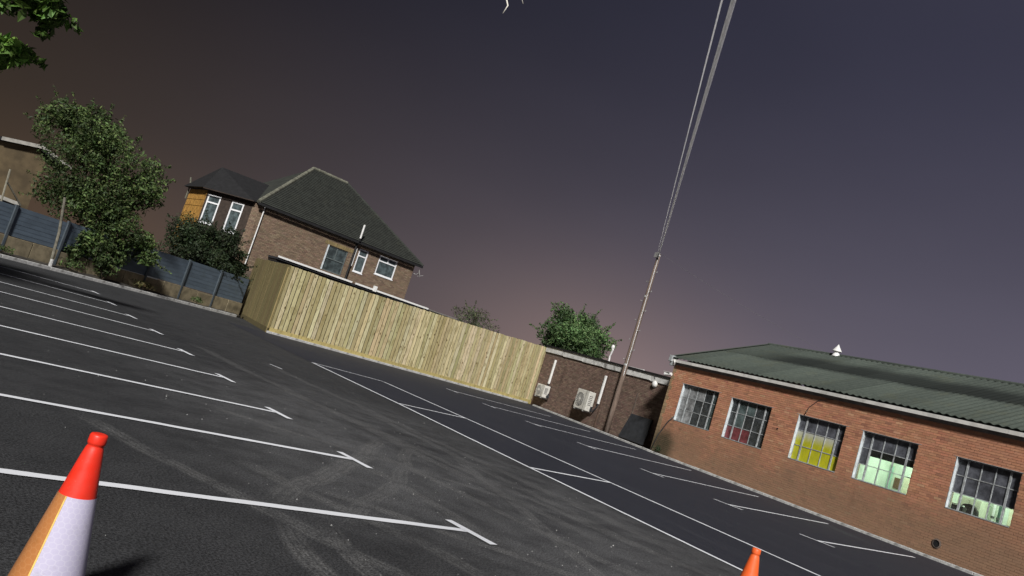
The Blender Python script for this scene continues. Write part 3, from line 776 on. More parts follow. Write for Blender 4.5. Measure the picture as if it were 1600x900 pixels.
m = MB(); m.prism([(0, 2.46), (6.4, 2.02), (6.4, 2.22), (0, 2.66)], -2.7, 0); m.obj('porch_fascia', M_DIMW, tan)

# ------------------------------------------------------------------ annexe with air conditioners
EF = Frame((28.5, 33.3), (26.95, 22.1))
ext = empty('flat_brick_annexe', EF.p, EF.rz, 'low dark brown brick annexe with pale coping beside the orange workshop', 'annexe')
X0, X1 = -.7, 11.75
m = MB(); m.box(X0, X1, .008, .3, 0, 3.06); m.obj('wall', M_MORT2, ext)
EC = [((.165, .112, .088), 5), ((.130, .088, .070), 3), ((.20, .14, .108), 2)]
brick_mesh(bricks(X0, X1, 0, 3.0, [], EC)).obj('bricks', M_BRICK2, ext, kind='stuff')
m = MB(); m.box(X0, X1, .301, 5.5, 0, 3.05); m.obj('core', M_MORT2, ext)
x = X0
while x < X1-.05:
    w = min(1.9, X1-x); t = (x-X0)/(X1-X0); zl = 3.14-.20*t; m = MB(); m.box(x+.004, x+w-.004, -.06, .32, zl, zl+.30); m.obj('coping_slab', M_COPE, ext, bevel=.012); x += w
m = MB(); m.prism([(X0, 3.06), (X1, 2.95), (X1, 3.38), (X0, 3.47)], .0, .31); m.obj('parapet', M_MORT2, ext)
m = MB(); m.prism([(X0-.05, 3.445), (X1, 3.245), (X1, 3.345), (X0-.05, 3.545)], -.1, 5.5); m.obj('roof_felt', M_DARK, ext)
# shallow pier line and old scars on the wall
m = MB(); m.box(5.62, 5.72, -.03, .0, .1, 2.9); m.obj('wall_pipe', simple('rust_pipe', (.10, .062, .045), .8, .3, 6), ext)
m = MB(); m.box(8.15, 8.22, -.02, .0, .1, 2.3); m.obj('cable_run', M_MORT2, ext)


def aircon(name, label, x0, w, z0, h, dep, y1=-.08, pipe=None):
    r = empty(name, EF.w(x0, y1, z0), EF.rz, label, 'air conditioner', 'air conditioners on the annexe wall')
    m = MB(); m.box(0, w, -dep, 0, 0, h); cas = m.obj('casing', M_ACB, r, bevel=.025)
    cx = w*.38; cz = h*.5; R_ = min(w*.33, h*.38)
    m = MB()
    for k in range(28):
        a = 2*pi*k/28; a2 = 2*pi*(k+1)/28
        m.quad((cx+R_*cos(a), -dep-.012, cz+R_*sin(a)), (cx+R_*cos(a2), -dep-.012, cz+R_*sin(a2)), (cx+.06*cos(a2), -dep-.012, cz+.06*sin(a2)), (cx+.06*cos(a), -dep-.012, cz+.06*sin(a)))
    m.obj('fan_opening', M_FAN, r)
    m = MB()
    for rr_ in (.35, .6, .82, 1.0):
        m.tube([(cx+R_*rr_*cos(2*pi*k/24), -dep-.025, cz+R_*rr_*sin(2*pi*k/24)) for k in range(25)], .006, 4, cap=False)
    for k in range(8):
        a = pi*k/8; m.tube([(cx-R_*cos(a), -dep-.024, cz-R_*sin(a)), (cx+R_*cos(a), -dep-.024, cz+R_*sin(a))], .005, 4)
    m.obj('fan_grille', M_ACB, r)
    m = MB(); m.tube([(cx, -dep-.012, cz), (cx, -dep-.04, cz)], .06, 12); m.obj('fan_hub', M_ACB, r)
    m = MB(); m.box(w*.76, w*.775, -dep-.006, -dep, .02, h-.02); m.obj('panel_joint', M_FAN, r)
    for k in range(6):
        m = MB(); m.box(w-.002, w+.006, -dep*.85, -dep*.35, h*.30+k*h*.09, h*.30+k*h*.09+.03); m.obj('side_louvre', M_FAN, r)
    m = MB(); m.box(w, w+.05, -dep*.3, -dep*.05, .05, h*.28); m.obj('valve_cover', M_CHAR, r)
    for xx in (.12*w, .85*w):
        m = MB(); m.box(xx-.03, xx+.03, -dep-.03, .07, -.06, 0.0); m.obj('wall_bracket', M_IRON, r)
    if pipe:
        px, za, zb_ = pipe
        m = MB(); m.box(px-x0-.055, px-x0+.055, .0-.02, .075, za-z0, zb_-z0); m.obj('pipe_trunking', M_WPLAST, r, bevel=.012)
        m = MB(); m.tube([(w, -dep*.3, .12), (w+.15, -.06, .05), (px-x0, .03, za-z0-.12), (px-x0, .03, za-z0)], .035, 6); m.obj('hose', M_CHAR, r)
    return r


aircon('air_conditioner', 'large cream air conditioner with round fan in the middle of the annexe wall', 4.12, 1.05, .70, 1.0, .42, -.08, (5.49, 1.22, 2.69))
aircon('air_conditioner', 'smaller grey air conditioner where the timber fence meets the annexe', .18, .80, .62, .68, .38, -.08, (.62, 1.43, 2.81))

bl = empty('bulkhead_light', EF.w(9.2, -.02, 2.90), EF.rz, 'small round white bulkhead light high on the annexe, unlit', 'light')
m = MB(); m.lathe([(.001, .13), (.08, .125), (.135, .09), (.15, .0)], 20); o = m.obj('diffuser', M_WPLAST, bl, True); o.rotation_euler = (rad(90), 0, 0)
m = MB(); m.lathe([(.165, 0), (.165, .035), (.14, .05)], 20); o = m.obj('base_ring', M_ACB, bl, True); o.rotation_euler = (rad(90), 0, 0)
m = MB(); m.tube([(-.02, -.02, .14), (-.12, -.05, .3), (-.14, -.07, .42)], .014, 6); m.obj('cable', M_CABLE_D, bl)

bd = empty('charcoal_panel', EF.w(8.2, -.42, .09), EF.rz, 'flat charcoal panel propped against the annexe near the workshop corner', 'panel')
m = MB(); m.prism([(0, 0), (1.75, 0), (1.62, 1.2), (.12, 1.2)], 0, .05)
m.v = [(p[0], p[1]+p[2]*.25, p[2]) for p in m.v]; m.obj('sheet', M_CHAR, bd)
m = MB(); m.tube([(.02, -.02, .02), (.13, .27, 1.19)], .015, 6); m.obj('edge_trim', M_DARK, bd)

vp = empty('white_roof_cowl', EF.w(4.55, .55, 3.40), EF.rz, 'thin white cowl pipe standing on the annexe roof by the tree', 'vent')
m = MB(); m.tube([(0, 0, 0), (-.04, 0, .35), (.05, 0, .7), (.0, 0, .9)], [.05, .045, .05, .04], 8); m.obj('pipe', M_WPLAST, vp)
m = MB(); m.lathe([(.02, .98), (.08, .94), (.10, .84), (.07, .74), (.03, .70)], 14); m.obj('cap', M_WPLAST, vp, True)
m = MB(); m.box(.15, 2.6, .2, .3, .0, .1); m.obj('white_curb', M_WPLAST, vp)

# ------------------------------------------------------------------ telegraph pole and cables
pp = EF.w(6.98, -.22, 0)
tp = empty('telegraph_pole', pp, EF.rz, 'tall timber telegraph pole with step irons in front of the annexe', 'pole')
m = MB(); m.tube([(0, 0, -.2), (0, .01, 1.5), (.01, 0, 4.0), (0.03, 0, 7.0), (0.04, 0, 9.15)], [.125, .122, .112, .100, .085], 14); m.obj('shaft', M_POLE, tp, True)
for k, zz in enumerate([3.7, 4.2, 4.7, 5.2, 5.7, 6.2, 6.7, 7.2, 7.7, 8.2]):
    s_ = 1 if k % 2 else -1; m = MB(); m.tube([(.02+s_*.10, -.02, zz), (.02+s_*.30, -.03, zz), (.02+s_*.30, -.03, zz+.06)], .018, 6); m.obj('step_iron', M_IRON, tp)
m = MB(); m.tube([(.105, -.05, 2.9), (.118, -.05, 4), (.118, -.05, 7), (.115, -.05, 9.1)], .019, 6); m.obj('cable_guard', M_CABLE, tp)
for zz in (3.4, 6.9):
    m = MB(); m.lathe([(.121, zz), (.121, zz+.1)], 14); m.obj('band', M_IRON, tp)
m = MB(); m.box(-.12, .20, -.16, -.10, 8.95, 9.2); m.obj('top_bracket', M_IRON, tp)
m = MB(); m.tube([(.14, -.13, 9.05), (.34, -.16, 9.02)], .03, 6); m.obj('insulator', M_WPLAST, tp)
ptop = EF.w(7.12, -.32, 9.2)
def wire(name, label, a, c, r, sag, material, group=None, n=28):
    a = Vector(a); c = Vector(c); pts = []
    for k in range(n+1):
        t = k/n; p = a.lerp(c, t); p.z -= sag*4*t*(1-t); pts.append(p)
    q = MB(); q.tube(pts, r, 7); o = q.obj(name, material, None, True, label=label, category='cable')
    if group: o['group'] = group
    return o
far = Vector((0, 0, 1.5)) + Vector((.6925, .670, .543))*8.2
dirw = far-ptop; end = ptop + dirw*1.45
wire('overhead_cable', 'thick pale overhead cable running from the pole top over the yard', ptop, end, .026, .25, M_CABLE, 'overhead cables')
far2 = Vector((0, 0, 1.5)) + Vector((.6885, .672, .5448))*8.1
end2 = (ptop+Vector((-.06, .05, -.02))) + (far2-ptop)*1.45
wire('overhead_cable', 'thin overhead wire left of the thick cable above the pole', ptop+Vector((-.06, .05, -.02)), end2, .009, .22, M_CABLE, 'overhead cables')
wire('overhead_wire', 'faint dark wire sloping from the pole top towards the workshop roof', ptop, (30.55, 18.35, 6.3), .004, .12, simple('grey_wire', (.12, .12, .12), .6, .1, 4))

# ------------------------------------------------------------------ workshop
C0 = Vector((25.55, 21.95)); C1 = Vector((24.05, 8.95))
WF = Frame(C0, C1); WL = 19.5; EVW = 3.9
shop = empty('brick_workshop', WF.p, WF.rz, 'long orange brick workshop with steel windows and corrugated roof on the right', 'workshop')
holes = [(.82, 2.87, 1.575, 3.15), (3.56, 5.52, 1.5, 3.075), (6.72, 8.62, 1.5, 3.075), (9.25, 11.11, 1.5, 3.075), (12.29, 14.04, 1.5, 3.0), (15.4, 17.2, 1.5, 3.0)]
m = MB(); wall_with_holes(m, 0, WL, 0, EVW, .008, .28, holes); m.obj('wall', M_MORT, shop)
WC = [((.46, .218, .128), 6), ((.43, .200, .118), 4), ((.48, .232, .138), 3), ((.33, .155, .098), .6), ((.50, .28, .17), .5)]
bs = bricks(0, WL, 0, EVW, holes, WC)
vis = [q for q in bs if q[1] < 13.95+(3.33-q[2])*.217]
rest = [q for q in bs if not q[1] < 13.95+(3.33-q[2])*.217]
vis.sort(key=lambda q: -q[1]); near, mid = vis[:300], vis[300:]
brick_mesh(mid+rest).obj('bricks', M_BRICK, shop, kind='stuff')
cache = {}
for (a, c, za, zb, col) in near:
    key = (round(c-a, 3), random.randrange(6))
    if key not in cache:
        q = MB(); q.box(0, key[0], 0, .09, 0, zb-za, col, skip='k'); cache[key] = q.mesh('brick', M_BRICK)
    link('brick', cache[key], shop, 0, (a, random.uniform(-.003, .003), za))
m = MB(); m.box(0, .28, .281, 10.8, 0, EVW); m.obj('end_wall', M_MORT, shop)
m = MB(); m.v = [(.02, .0, EVW), (.02, 10.8, EVW), (.02, 5.4, 6.15)]; m.f = [(0, 1, 2)]; m.c = [None]; m.obj('gable', M_MORT, shop)
# pale corner strip (rendered quoin) and base course
for k in range(26):
    m = MB(); m.box(-.012, random.choice((.10, .20)), -.008, .20, .075+k*.15, .075+k*.15+.14, jit((.30, .21, .12), .15)); m.obj('quoin', M_BRICK, shop)
# eaves gutter, fascia, brackets
m = MB(); m.box(-.05, WL, -.04, .0, EVW-.06, EVW+.16); m.obj('fascia', simple('fascia_board', (.17, .16, .15), .8, .3, 3), shop)
for k in range(10):
    a = -.1+k*WL/10; m = MB(); pr = [(-.15+.065*(1-cos(pi*j/8))-.0, EVW+.13-.085*sin(pi*j/8)) for j in range(9)]
    for (y0, z0), (y1, z1) in zip(pr[:-1], pr[1:]): m.quad((a, y0-.02, z0), (a+WL/10-.006, y0-.02, z0), (a+WL/10-.006, y1-.02, z1), (a, y1-.02, z1))
    m.box(a, a+WL/10-.006, -.184, -.171, EVW+.035, EVW+.15)
    m.obj('gutter', simple('pale_gutter', (.58, .57, .54), .7, .15, 3, dirt=(.36, .35, .32)) if k == 0 else bpy.data.materials['pale_gutter'], shop)
# corrugated roof sheets, two rows, each sheet a piece
y_e, z_e = -.22, EVW+.22; y_r, z_r = 5.4, 6.26
sl = math.hypot(y_r-y_e, z_r-z_e); ca, sa = (y_r-y_e)/sl, (z_r-z_e)/sl
def sheet_mesh(wd, ln):
    m = MB(); n = 60; amp = .021; pit = .24
    for t in (0, ln):
        for j in range(n+1):
            x = wd*j/n; h = amp*cos(2*pi*x/pit); m.v.append((x, t*ca-h*sa, t*sa+h*ca))
    for j in range(n): m.f.append((j, j+1, n+1+j+1, n+1+j)); m.c.append(None)
    for j in range(n+1):
        x, y, z = m.v[j]; m.v.append((x, y+.012*sa, z-.012*ca))
    k0 = 2*(n+1)
    for j in range(n): m.f.append((k0+j, k0+j+1, j+1, j)); m.c.append(None)
    return m.mesh('roof_sheet', M_ROOF, True)
smA = sheet_mesh(1.20, sl*.52); smB = sheet_mesh(1.20, sl*.50)
k = 0; x = -.16
while x < WL:
    for row, (me, t0, up) in enumerate(((smA, 0, 0), (smB, sl*.5, .014))):
        o = link('roof_sheet', me, shop, 0, (x, y_e+t0*ca-up*sa, z_e+t0*sa+up*ca+random.uniform(-.003, .003)))
    x += 1.20
m = MB(); m.quad((-.16, y_r, z_r), (WL, y_r, z_r), (WL, 11.0, z_e), (-.16, 11.0, z_e)); m.obj('rear_slope', M_ROOF, shop)
for k in range(12):
    m = MB(); a = -.18+k*1.65
    m.tube([(a, y_r, z_r+.0), (a+1.64, y_r, z_r+.0)], .085, 10); m.obj('ridge_cap', M_ROOF, shop)
m = MB(); nn = Vector((0, -sa, ca))
a = Vector((-.20, y_e, z_e)); c = Vector((-.20, y_r, z_r)); w_ = Vector((.16, 0, 0))
m.quad(a+nn*.045, a+w_+nn*.045, c+w_+nn*.045, c+nn*.045); m.quad(a-nn*.15, a+nn*.045, c+nn*.045, c-nn*.15); m.obj('verge_flashing', M_ROOF, shop)
m = MB(); m.box(-.22, -.02, -.24, .1, EVW+.02, EVW+.30); m.box(-.16, .06, -.18, -.045, EVW-.14, EVW+.02); m.obj('verge_bracket', M_STEEL, shop, bevel=.02)
m = MB(); m.tube([(.12, -.2, EVW+.12), (.2, -.24, EVW+.0), (.16, -.2, EVW-.08), (.1, -.12, EVW+.02)], .03, 6); m.obj('gutter_outlet', M_COPE, shop)

# steel windows: 5 x 3 panes each
def steel_window(k, hole, scheme, cw=(.17, .22, .22, .22, .17)):
    x0, x1, z0, z1 = hole; yb = .13
    w = bpy.data.objects.new('window', None); COL.objects.link(w); w.parent = shop
    m = MB(); f = .03
    m.box(x0, x0+f, yb-.02, yb+.03, z0, z1); m.box(x1-f, x1, yb-.02, yb+.03, z0, z1); m.box(x0+f, x1-f, yb-.02, yb+.03, z0, z0+f); m.box(x0+f, x1-f, yb-.02, yb+.03, z1-f, z1)
    xs = [x0]; tot = sum(cw)
    for c in cw: xs.append(xs[-1]+(x1-x0)*c/tot)
    zs = [z0+(z1-z0)*t for t in (0, .335, .67, 1)]
    for j, xx in enumerate(xs[1:-1]):
        t = .026 if j in (0, 3) else .013
        m.box(xx-t, xx+t, yb-.022-(.012 if j in (0, 3) else 0), yb+.02, z0+f, z1-f)
    for zz in zs[1:-1]: m.box(x0+f, x1-f, yb-.018, yb+.018, zz-.012, zz+.012)
    m.obj('steel_frame', M_STEEL, w)
    m = MB(); m.box(x0, x0+.012, -.004, yb-.02, z0, z1); m.obj('jamb_lining', M_JAMB, w)
    m = MB(); m.box(x0+.012, x1-.012, -.012, yb-.02, z0, z0+.03); m.obj('sill', M_STEEL, w)
    m = MB(); m.box(x0-.1, x1+.1, -.006, .1, z1, z1+.012); m.obj('lintel', M_STEEL, w)
    for r in range(3):
        for c in range(5):
            g = scheme(r, c)
            if g is None: continue
            tw = random.uniform(-.004, .004); q = MB()
            q.box(xs[c]+.010, xs[c+1]-.010, yb-.004, yb+.000, zs[r]+.008, zs[r+1]-.008); o = q.obj('pane', g, w)
    return w


def sch1(r, c): return G_PALE if (c <= 1 and not (r == 1 and c == 2)) or (r == 2 and c == 2) else (G_TEAL if c == 4 else G_DIM)
def sch2(r, c): return G_RED if (r == 0 and c <= 2) else (G_TEAL if (r, c) in ((1, 1), (2, 1), (2, 2)) else G_DIM)
def sch3(r, c): return G_SMOKE if r == 2 or (r, c) == (1, 4) else M_YELLOW
def sch4(r, c): return G_CLEAR if (r == 0 or (r == 1 and c in (1, 2, 3, 4))) else G_SMOKE
def sch5(r, c): return G_CLEAR if r == 0 else G_SMOKE
for k, sc_ in enumerate((sch1, sch2, sch3, sch4, sch5, sch5)): steel_window(k, holes[k], sc_)

# rooms behind the windows
def room(x0, x1, dep, z1, material, nm):
    m = MB(); y0 = .29
    m.quad((x0, dep, 0), (x1, dep, 0), (x1, dep, z1), (x0, dep, z1)); m.quad((x0, y0, 0), (x0, dep, 0), (x0, dep, z1), (x0, y0, z1))
    m.quad((x1, y0, 0), (x1, y0, z1), (x1, dep, z1), (x1, dep, 0)); m.quad((x0, y0, z1), (x0, dep, z1), (x1, dep, z1), (x1, y0, z1)); m.quad((x0, y0, .02), (x1, y0, .02), (x1, dep, .02), (x0, dep, .02))
    return m.obj(nm, material, shop)
room(.3, 9.0, 4.5, 3.4, M_INTD, 'dark_room'); room(9.03, 18.8, 2.2, 3.3, M_INT, 'lit_room')
# drop blinds over the upper part of the two lit windows
m = MB(); m.box(9.3, 11.06, .20, .215, 2.34, 3.06); m.obj('blind', M_CHAR, shop)
m = MB(); m.box(12.32, 14.0, .20, .215, 2.03, 2.99); m.obj('blind', M_CHAR, shop)
for xx in (10.4, 13.4, 16.6):
    lt = empty('fluorescent_light', WF.w(xx, 1.3, 3.2), WF.rz, {10.4: 'lit fluorescent tube inside the workshop behind the fourth window', 13.4: 'lit fluorescent tube inside the workshop behind the rightmost window', 16.6: 'lit fluorescent tube inside the workshop beyond the right edge'}[xx], 'light', 'fluorescent lights in the workshop')
    m = MB(); m.box(-.65, .65, -.06, .06, .0, .06); m.obj('batten', M_WPLAST, lt)
    m = MB(); m.tube([(-.62, 0, -.04), (.62, 0, -.04)], .02, 10); m.obj('tube', M_TUBE, lt)
    la = bpy.data.lights.new('tube_light', 'AREA'); la.shape = 'RECTANGLE'; la.size = 1.2; la.size_y = .06; la.energy = 62; la.color = (.84, 1.0, .86)
    lo = bpy.data.objects.new('tube_light', la); COL.objects.link(lo); lo.parent = lt; lo.location = (0, 0, -.08)

# things inside the lit room
def inside(name, label, cat, x, y, z): return empty(name, WF.w(x, y, z), WF.rz, label, cat)
M_MINT = simple('mint_poster', (.42, .62, .52), .7, .1, 4)
M_CREAM = simple('cream_paper', (.72, .68, .50), .7, .1, 4)
M_SHELF = simple('dark_green_shelf', (.05, .10, .08), .6, .2, 4)
def sheet(name, label, cat, x, z, w, h, material, y=2.18):
    e = inside(name, label, cat, x, y, z); m = MB(); m.box(-w/2, w/2, 0, .012, 0, h); m.obj('sheet', material, e)
    m = MB(); m.box(-w/2-.025, w/2+.025, .0125, .018, -.025, h+.025); m.obj('backing', M_INTBOX, e); return e
sheet('notice', 'small brown notice on the lit wall seen through the fourth window', 'notice', 9.42, 1.60, .24, .36, M_NOTICE)
sheet('poster', 'pale mint poster left of the brown notice inside the fourth window', 'poster', 9.13, 1.35, .16, .95, M_MINT)
sheet('paper_sheet', 'cream paper right of the brown notice inside the fourth window', 'paper', 9.76, 1.42, .26, .62, M_CREAM)
wsf = inside('wall_shelf', 'dark green shelf along the lit wall inside the fourth window', 'shelf', 9.95, 1.95, 1.40)
m = MB(); m.box(-.85, .75, 0, .24, 0, .03); m.obj('board', M_SHELF, wsf)
for xx in (-.7, 0, .6):
    m = MB(); m.box(xx-.015, xx+.015, .02, .235, -.14, -.001); m.obj('bracket', M_SHELF, wsf)
for k, (xx, ww, hh) in enumerate(((10.2, .2, .16), (10.5, .26, .12))):
    e = inside('storage_box', ('taller', 'flatter')[k]+' pale storage box on the dark green shelf inside the workshop', 'box', xx, 1.98, 1.435)
    m = MB(); m.box(-ww/2, ww/2, 0, .18, 0, hh); m.obj('body', M_INTBOX if k else M_MINT, e, bevel=.008); m = MB(); m.box(-ww/2-.006, ww/2+.006, -.006, .186, hh+.001, hh+.02); m.obj('lid', M_WPLAST, e)
cu = inside('cream_cupboard', 'cream cupboard standing against the lit wall inside the rightmost window', 'cupboard', 12.02, 1.72, .02)
m = MB(); m.box(-.34, .34, 0, .45, 0, 1.98); m.obj('carcass', M_INTBOX, cu, bevel=.01)
for s_ in (-1, 1):
    m = MB(); m.box(.012 if s_ > 0 else -.33, .33 if s_ > 0 else -.012, -.02, -.001, .05, 1.93); d2 = m.obj('door', M_INTBOX, cu); m = MB(); m.box(s_*.06-.01, s_*.06+.01, -.05, -.021, 1.6, 1.75); m.obj('handle', M_FAN, d2)
ch = inside('office_chair', 'dark brown high-backed chair just inside the rightmost lit window', 'chair', 12.42, .95, .02)
m = MB(); pr = [(-.30, 1.0), (-.33, 1.35), (-.28, 1.62), (-.17, 1.76), (.0, 1.80), (.15, 1.77), (.26, 1.64), (.30, 1.4), (.27, 1.0)]; m.prism(pr, 0, .14); m.obj('backrest', M_CHAIR, ch, bevel=.04)
m = MB(); m.box(-.28, .28, -.45, .0, .85, 1.0); m.obj('seat', M_CHAIR, ch, bevel=.04)
m = MB(); m.tube([(0, -.2, .1), (0, -.2, .85)], .04, 8); m.obj('column', M_IRON, ch)
for k in range(5):
    a = 2*pi*k/5; m = MB(); m.tube([(0, -.2, .12), (.3*cos(a), -.2+.3*sin(a), .04)], .025, 6); m.obj('foot', M_IRON, ch)
sh = inside('slotted_box', 'dark box with white slotted top on the sill of the rightmost lit window', 'box', 12.42, .36, 1.53)
m = MB(); m.box(-.17, .17, 0, .2, 0, .14); m.obj('body', M_CHAIR, sh, bevel=.01)
for k in range(5):
    m = MB(); m.box(-.16+k*.066, -.112+k*.066, -.01, .1, .142, .18); m.obj('slot', M_WPLAST, sh)
for k, xx in enumerate((12.62, 12.78)):
    pi_ = inside('wall_pipe', ('white', 'dark green')[k]+' vertical pipe on the lit wall behind the rightmost window', 'pipe', xx, 1.95, .02)
    m = MB(); m.tube([(0, 0, 0), (0, 0, 3.2)], .04, 8); m.obj('pipe', (M_WPLAST, M_SHELF)[k], pi_)
    m = MB(); m.lathe([(.055, 1.6), (.055, 1.66)], 10); m.obj('clip', M_FAN, pi_)
sheet('paper_sheet', 'cream paper with short dark mark on the wall inside the rightmost window', 'paper', 13.05, 1.55, .22, .5, M_CREAM)

# drain hole, small vent, cables and camera on the workshop
m = MB(); o_y = -.012
for k in range(20):
    a = 2*pi*k/20; a2 = 2*pi*(k+1)/20
    m.quad((12.31+.14*cos(a), o_y, .45+.14*sin(a)), (12.31+.14*cos(a2), o_y, .45+.14*sin(a2)), (12.31+.10*cos(a2), o_y-.02, .45+.10*sin(a2)), (12.31+.10*cos(a), o_y-.02, .45+.10*sin(a)))
    m.quad((12.31+.10*cos(a), o_y-.02, .45+.10*sin(a)), (12.31+.10*cos(a2), o_y-.02, .45+.10*sin(a2)), (12.31+.10*cos(a2), o_y+.004, .45+.10*sin(a2)), (12.31+.10*cos(a), o_y+.004, .45+.10*sin(a)))
pipe_o = m.obj('drain_pipe_mouth', M_MORT2, shop)
m = MB(); m.v = [(12.31+.10*cos(2*pi*k/20), -.009, .45+.10*sin(2*pi*k/20)) for k in range(20)]; m.f = [tuple(range(20))]; m.c = [None]; m.obj('pipe_hole', M_DARK, pipe_o)
m = MB(); m.v = [(5.99+.035*cos(2*pi*k/12), -.010, 2.38+.035*sin(2*pi*k/12)) for k in range(12)]; m.f = [tuple(range(12))]; m.c = [None]; m.obj('core_hole', M_DARK, shop)
cb = MB(); cb.tube([(.05, -.03, .1), (.25, -.05, .8), (.6, -.05, 1.45), (.85, -.04, 1.72)], .022, 6)
co_ = cb.obj('sagging_cable', M_CABLE_D, None, True, label='black cable slanting up the workshop corner to the first window', category='cable'); co_.location = WF.p; co_.rotation_euler = (0, 0, WF.rz)
cw_ = MB(); cw_.tube([(6.95, -.02, 3.1), (7.05, -.02, 3.4), (7.35, -.02, 3.7), (7.9, -.02, 3.84)], .012, 6)
co_ = cw_.obj('wall_cable', M_CABLE_D, None, True, label='thin cable curving up from the yellow window to the workshop gutter', category='cable'); co_.location = WF.p; co_.rotation_euler = (0, 0, WF.rz)
cc = empty('security_camera', WF.w(-.02, -.1, 3.38), WF.rz, 'small white security camera at the top corner of the workshop', 'camera')
m = MB(); m.tube([(.12, -.02, .02), (-.22, -.10, -.04)], [.07, .075], 10); m.obj('body', M_WPLAST, cc, bevel=.01)
m = MB(); m.tube([(.03, .1, .0), (.03, .0, .02)], .03, 6); m.obj('arm', M_WPLAST, cc); m = MB(); m.box(-.26, .1, -.16, .02, .06, .075); m.obj('hood', M_WPLAST, cc)
ck = empty('roof_ventilator', WF.w(3.55, 5.3, 6.26), WF.rz, 'white arrow-shaped ventilator on the ridge of the workshop roof', 'ventilator')
m = MB(); m.tube([(0, 0, -.1), (0, 0, .28)], .08, 10); m.obj('pipe', M_WPLAST, ck)
m = MB(); m.lathe([(.17, -.06), (.10, .14)], 14); m.obj('flashing', M_CABLE, ck)
m = MB(); m.lathe([(.20, .16), (.15, .25), (.06, .38), (.02, .46)], 16); m.obj('cowl', M_WPLAST, ck, True)

# ------------------------------------------------------------------ traffic cones
def cone(loc, rz, label, red, amber):
    r = empty('traffic_cone', loc, rz, label, 'traffic cone', 'traffic cones')
    H = .75
    def rad_at(z): return .034 + (.152-.034)*(1-(z-.05)/(.70-.05))
    m = MB(); pr = [(.001, .750), (.022, .7505), (.031, .748), (.0345, .742), (.0355, .715), (.0345, .708), (.0305, .704), (.0310, .698), (.0345, .690), (rad_at(.66), .66), (rad_at(.5), .5)]
    m.lathe(pr, 48); m.obj('tip', red, r, True)
    m = MB(); m.lathe([(rad_at(.5), .5), (rad_at(.15), .15), (rad_at(.05), .05)], 48); m.obj('body', red, r, True)
    d = .0025
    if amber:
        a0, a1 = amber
        m = MB(); m.lathe([(rad_at(.5)+d, .498), (rad_at(.10)+d, .10)], 30, None, a0, a1); m.obj('sleeve', M_SLEEVE_GLOW, r, True, label='side of the reflective sleeve with amber street light painted on')
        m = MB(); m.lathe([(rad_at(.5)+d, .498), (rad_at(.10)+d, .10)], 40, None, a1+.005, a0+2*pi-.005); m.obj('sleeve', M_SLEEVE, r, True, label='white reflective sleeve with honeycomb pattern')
        q = MB(); q.tube([((rad_at(.498)+d)*cos(a1), (rad_at(.498)+d)*sin(a1), .498), ((rad_at(.10)+d)*cos(a1), (rad_at(.10)+d)*sin(a1), .10)], .0035, 6); q.obj('painted_glint', M_GLINT, r)  # thin strip drawn as the highlight line down the sleeve
    else:
        m = MB(); m.lathe([(rad_at(.5)+d, .498), (rad_at(.10)+d, .10)], 40); m.obj('sleeve', M_SLEEVE, r, True)
    m = MB(); m.box(-.21, .21, -.21, .21, .002, .05); m.obj('base', M_CHAR, r, bevel=.03)
    return r


P1 = (.762, 3.462, 0)
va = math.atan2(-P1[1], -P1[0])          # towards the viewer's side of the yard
cone(P1, 0, 'red-topped traffic cone with white reflective sleeve, amber light painted on one side, at lower left', M_CRED, (va-2.2, va-.52))
cone((5.63, 3.52, 0), .3, 'small orange traffic cone tip at the bottom edge by the walkway line', M_CORANGE, None)


# ------------------------------------------------------------------ vegetation
def leaves(m, c, r, n, size, cols, shell=.55):
    c = Vector(c); tone = random.choice((.55, .75, .95, 1.15, 1.45)); size = size*random.uniform(.8, 1.25)
    for _ in range(n):
        d = Vector((random.gauss(0, 1), random.gauss(0, 1), random.gauss(0, 1))).normalized()
        k = random.uniform(shell, 1.0) if random.random() < .75 else random.uniform(.1, 1)
        p = c + Vector((d.x*r[0]*k, d.y*r[1]*k, d.z*r[2]*k))
        s_ = size*random.choice((.5, .7, .9, 1.0, 1.2, 1.6)); nn_ = (d*.6+Vector((random.gauss(0, .6), random.gauss(0, .6), random.gauss(0, .6)+.25))).normalized()
        u = nn_.orthogonal().normalized(); u = (Matrix.Rotation(random.uniform(0, 6.28), 3, nn_) @ u); w = nn_.cross(u)
        col = jit(tuple(q*tone for q in random.choice(cols)), .25, .12)
        m.quad(p-u*s_, p-w*s_*.45+nn_*s_*.12, p+u*s_, p+w*s_*.45+nn_*s_*.12, col)


